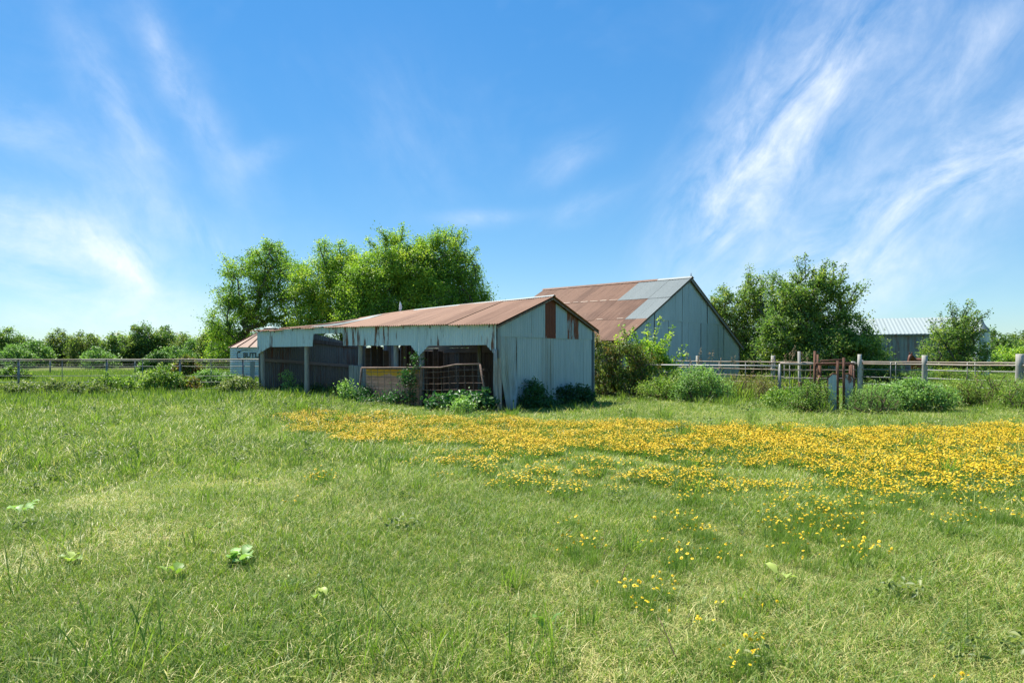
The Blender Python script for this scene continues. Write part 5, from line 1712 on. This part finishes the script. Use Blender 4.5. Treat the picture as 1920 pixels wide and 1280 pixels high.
def rosette(name, label, u, v0, n, size, mat, tint, flat_=.5, aspect=.55):
    d = EYE * F / (v0 - V0)
    x = gx(u, d)
    b_ = np.array([x, d, hz(x, d)])
    e = empty(name, b_, label, 'weed')
    for k in range(n):
        a = 6.283 * k / n + random.uniform(-.5, .5)
        bj = np.array([random.uniform(-.45, .45) * size, random.uniform(-.45, .45) * size, random.uniform(-.02, .02)])
        el_ = random.uniform(.1, 1.1) * flat_
        L = size * random.uniform(.65, 1.1)
        vs, fs = [], []
        rows = 5
        d2 = np.array([math.cos(a), math.sin(a), 0])
        s2 = np.array([-math.sin(a), math.cos(a), 0])
        tw = random.uniform(-.4, .4)
        for j in range(rows + 1):
            f = j / rows
            wv_ = math.sin(math.pi * min(1, f * .93 + .07)) ** .8 * aspect * L * .5 * (1 + random.uniform(-.3, .3))
            z_ = L * (math.sin(el_ + .5) * f - .55 * f * f) + .05
            c = b_ + bj + d2 * (L * f * math.cos(el_)) + np.array([0, 0, z_])
            up_ = np.array([0, 0, wv_ * (.35 + tw)])
            vs += [c - s2 * wv_ + up_, c, c + s2 * wv_ + np.array([0, 0, wv_ * (.35 - tw)])]
        for j in range(rows):
            q_ = j * 3
            fs += [(q_, q_ + 1, q_ + 4, q_ + 3), (q_ + 1, q_ + 2, q_ + 5, q_ + 4)]
        make('leaf', vs, fs, mat, e, smooth=True, tint=np.full(len(vs), np.clip(random.gauss(tint, .12), 0, 1)))
    return e


rosette('dock_plant', 'pale grey-green broad-leaved rosette in the left foreground grass', 450, 1062, 17, .125, 'leaf_pale', .8, .9, .45)
rosette('dock_plant', 'single curled bright green leaf left of the pale rosette', 328, 1090, 4, .11, 'leaf_bush', .6, 1.0, .5)
rosette('dock_plant', 'upright yellow-green leaves in the centre-left foreground', 605, 1135, 5, .11, 'leaf_bush', .85, 1.4, .4)
rosette('dock_plant', 'yellow-green upright leaf among the right foreground flowers', 1465, 1100, 3, .12, 'leaf_bush', .9, 1.5)
rosette('dock_plant', 'broad green leaf at the bottom, right of centre', 1030, 1200, 3, .10, 'leaf_bush', .6, 1.4)
rosette('dock_plant', 'pale leaves near the left edge of the pasture', 45, 965, 7, .16, 'leaf_pale', .85, .9, .42)
rosette('dock_plant', 'yellow-green seedling leaves below the low bright tuft', 130, 1060, 5, .12, 'leaf_bush', .9, .6)
for (u0, v0, u1, v1, z1, lb) in ((1278, 1258, 1235, 1185, .22, 'thin dark bare twig in the right foreground'), (1150, 1110, 1180, 1085, .16, 'short dry stalk beside the nearest flower cluster')):
    d0_ = EYE * F / (v0 - V0)
    d1_ = d0_ + .12
    tag(tube(None, 'twig', (gx(u0, d0_), d0_, hz(gx(u0, d0_), d0_)), (gx(u1, d1_), d1_, z1), .004, 'dead_stem', .002, 5, 0, 3, .012), lb, 'twig')

# tall seed-headed grass by the corral
sg_list = [(1296, 25.2, 1.55, 'tall seed-headed grass in front of the barn, left clump'), (1326, 25.5, 1.75, 'tallest seed-headed grass in front of the barn'), (1368, 25.0, 1.45, 'seed-headed grass right of the tallest clump'), (1425, 25.6, 1.35, 'leaning pale grass left of the wooden corral post'), (1465, 24.8, 1.55, 'seed-headed grass behind the stock gate corner'), (1498, 24.3, 1.75, 'tall grass stalks rising over the stock gate'), (1390, 24.0, 1.0, 'dry arching grass under the corral rails'), (1350, 24.2, 1.1, 'arching grass behind the rounded pale bush'), (1530, 24.0, 1.1, 'bright grass seen through the cattle chute')]
for (u, d, h, lb) in sg_list:
    x = gx(u, d)
    b_ = np.array([x, d, hz(x, d)])
    e = empty('tall_grass', b_, lb, 'grass', 'tall grass along the corral fence')
    e['kind'] = 'thing'
    vs, fs, tn = blades(110, 0, .022, h * .45, h * .85, .5, 5, .25, rad=.42, base_tint=(.6, .25))
    make('blades', vs + b_, fs, 'tuft', e, tint=tn)
    if h > 1.3:
        n = 5
        A_ = []
        vs_, fs_ = [], []
        hv = []
        for k in range(n):
            a = random.random() * 6.28
            p0 = Vector(b_) + V(math.cos(a) * .15, math.sin(a) * .15, 0)
            p1 = p0 + V(math.cos(a) * .18 + random.uniform(-.1, .1), math.sin(a) * .1, h * random.uniform(.85, 1.1))
            v2, f2 = tube_geo([p0, p0.lerp(p1, .6) + V(.02, 0, 0), p1], [.007, .006, .004], 4)
            fs_ += [tuple(i_ + len(vs_) for i_ in f_) for f_ in f2]
            vs_ += v2
            m_ = 26
            f = RNG.random(m_)
            P = np.array(p1)[None] + (f - .8)[:, None] * np.array([[0.02, 0, .34]]) + RNG.normal(size=(m_, 3)) * (.035 * (1.1 - f))[:, None]
            hv.append(P)
        make('stalks', vs_, fs_, 'stem', e)
        P = np.concatenate(hv)
        v2, f2 = leaf_geo(P, RNG.normal(size=(len(P), 3)), .06, .35)
        make('seed_heads', v2, f2, 'seed', e)['kind'] = 'stuff'

# ------------------------------------------------------------------ horse behind the right fence
hd = 44.0
hx = gx(1722, hd)
hb = Vector((hx, hd, hz(hx, hd)))
horse = empty('horse', hb, 'chestnut horse looking over the right-hand fence, half hidden by weeds', 'horse')
me = bpy.data.meshes.new('body')
# local frame: the animal stands with its hindquarters to the right and away, head to the left and towards the viewer
fx = Vector((-0.80, -0.60, 0))
sd = Vector((0.60, -0.80, 0))


def H(f, s, z):
    return hb + fx * f + sd * s + V(0, 0, z)


J = [(H(-.1, 0, 1.12), .31), (H(-.55, 0, 1.16), .30), (H(-.85, 0, 1.12), .24), (H(.35, 0, 1.12), .30), (H(.62, 0, 1.22), .23), (H(.85, 0, 1.42), .16), (H(1.02, 0, 1.60), .125), (H(1.16, 0, 1.62), .115), (H(1.30, 0, 1.44), .095), (H(1.42, 0, 1.22), .07), (H(1.45, 0, 1.15), .06)]
E_ = [(0, 1), (1, 2), (0, 3), (3, 4), (4, 5), (5, 6), (6, 7), (7, 8), (8, 9), (9, 10)]
for s in (-.16, .16):
    k0 = len(J)
    J += [(H(.45, s, .82), .12), (H(.47, s, .52), .065), (H(.47, s, .47), .068), (H(.47, s, .14), .042), (H(.50, s, .04), .06)]
    E_ += [(3, k0), (k0, k0 + 1), (k0 + 1, k0 + 2), (k0 + 2, k0 + 3), (k0 + 3, k0 + 4)]
    k0 = len(J)
    J += [(H(-.62, s, .86), .16), (H(-.55, s, .70), .12), (H(-.82, s, .50), .066), (H(-.78, s, .15), .043), (H(-.75, s, .04), .062)]
    E_ += [(1, k0), (k0, k0 + 1), (k0 + 1, k0 + 2), (k0 + 2, k0 + 3), (k0 + 3, k0 + 4)]
me.from_pydata([tuple(j[0] - hb) for j in J], E_, [])
tmp = bpy.data.objects.new('tmp_horse', me)
COL.objects.link(tmp)
sk = tmp.modifiers.new('skin', 'SKIN')
sv = me.skin_vertices[0] if me.skin_vertices else None
if sv is None:
    try:
        me.skin_vertices.new()
    except Exception:
        pass
if me.skin_vertices:
    for k, j in enumerate(J):
        me.skin_vertices[0].data[k].radius = (j[1], j[1])
    me.skin_vertices[0].data[0].use_root = True
tmp.modifiers.new('sub', 'SUBSURF').levels = 2
tmp.modifiers['sub'].render_levels = 2
bpy.context.view_layer.update()
dg = bpy.context.evaluated_depsgraph_get()
bm_ = bpy.data.meshes.new_from_object(tmp.evaluated_get(dg))
bpy.data.objects.remove(tmp)
bm_.materials.clear()
bm_.materials.append(M['horse'])
bm_.polygons.foreach_set('use_smooth', np.ones(len(bm_.polygons), dtype=bool))
bo = bpy.data.objects.new('body', bm_)
bo.parent = horse
COL.objects.link(bo)
for s in (-1, 1):
    vs, fs = tube_geo([H(1.10, .06 * s, 1.68), H(1.11, .075 * s, 1.76), H(1.12, .07 * s, 1.84)], [.035, .035, .006], 6)
    make('ear', vs, fs, 'horse', horse, smooth=True)
    vs, fs = tube_geo([H(1.24, .085 * s, 1.53), H(1.25, .105 * s, 1.53)], [.022, .012], 6)
    make('eye', vs, fs, 'black_paint', horse)
vs, fs = [], []
for k in range(7):
    f = k / 6
    c = H(.62 + .48 * f, .02, 1.45 + .27 * f)
    vs += [c + sd * .02, c + V(0, 0, .05), c + sd * (.16) + V(0, 0, -.16)]
for k in range(6):
    q_ = 3 * k
    fs += [(q_, q_ + 3, q_ + 4, q_ + 1), (q_, q_ + 2, q_ + 5, q_ + 3)]
make('mane', vs, fs, 'mane', horse)
vs, fs = tube_geo([H(-1.0, 0, 1.2), H(-1.12, 0, 1.05), H(-1.15, 0, .6)], [.05, .07, .03], 7)
make('tail', vs, fs, 'mane', horse, smooth=True)
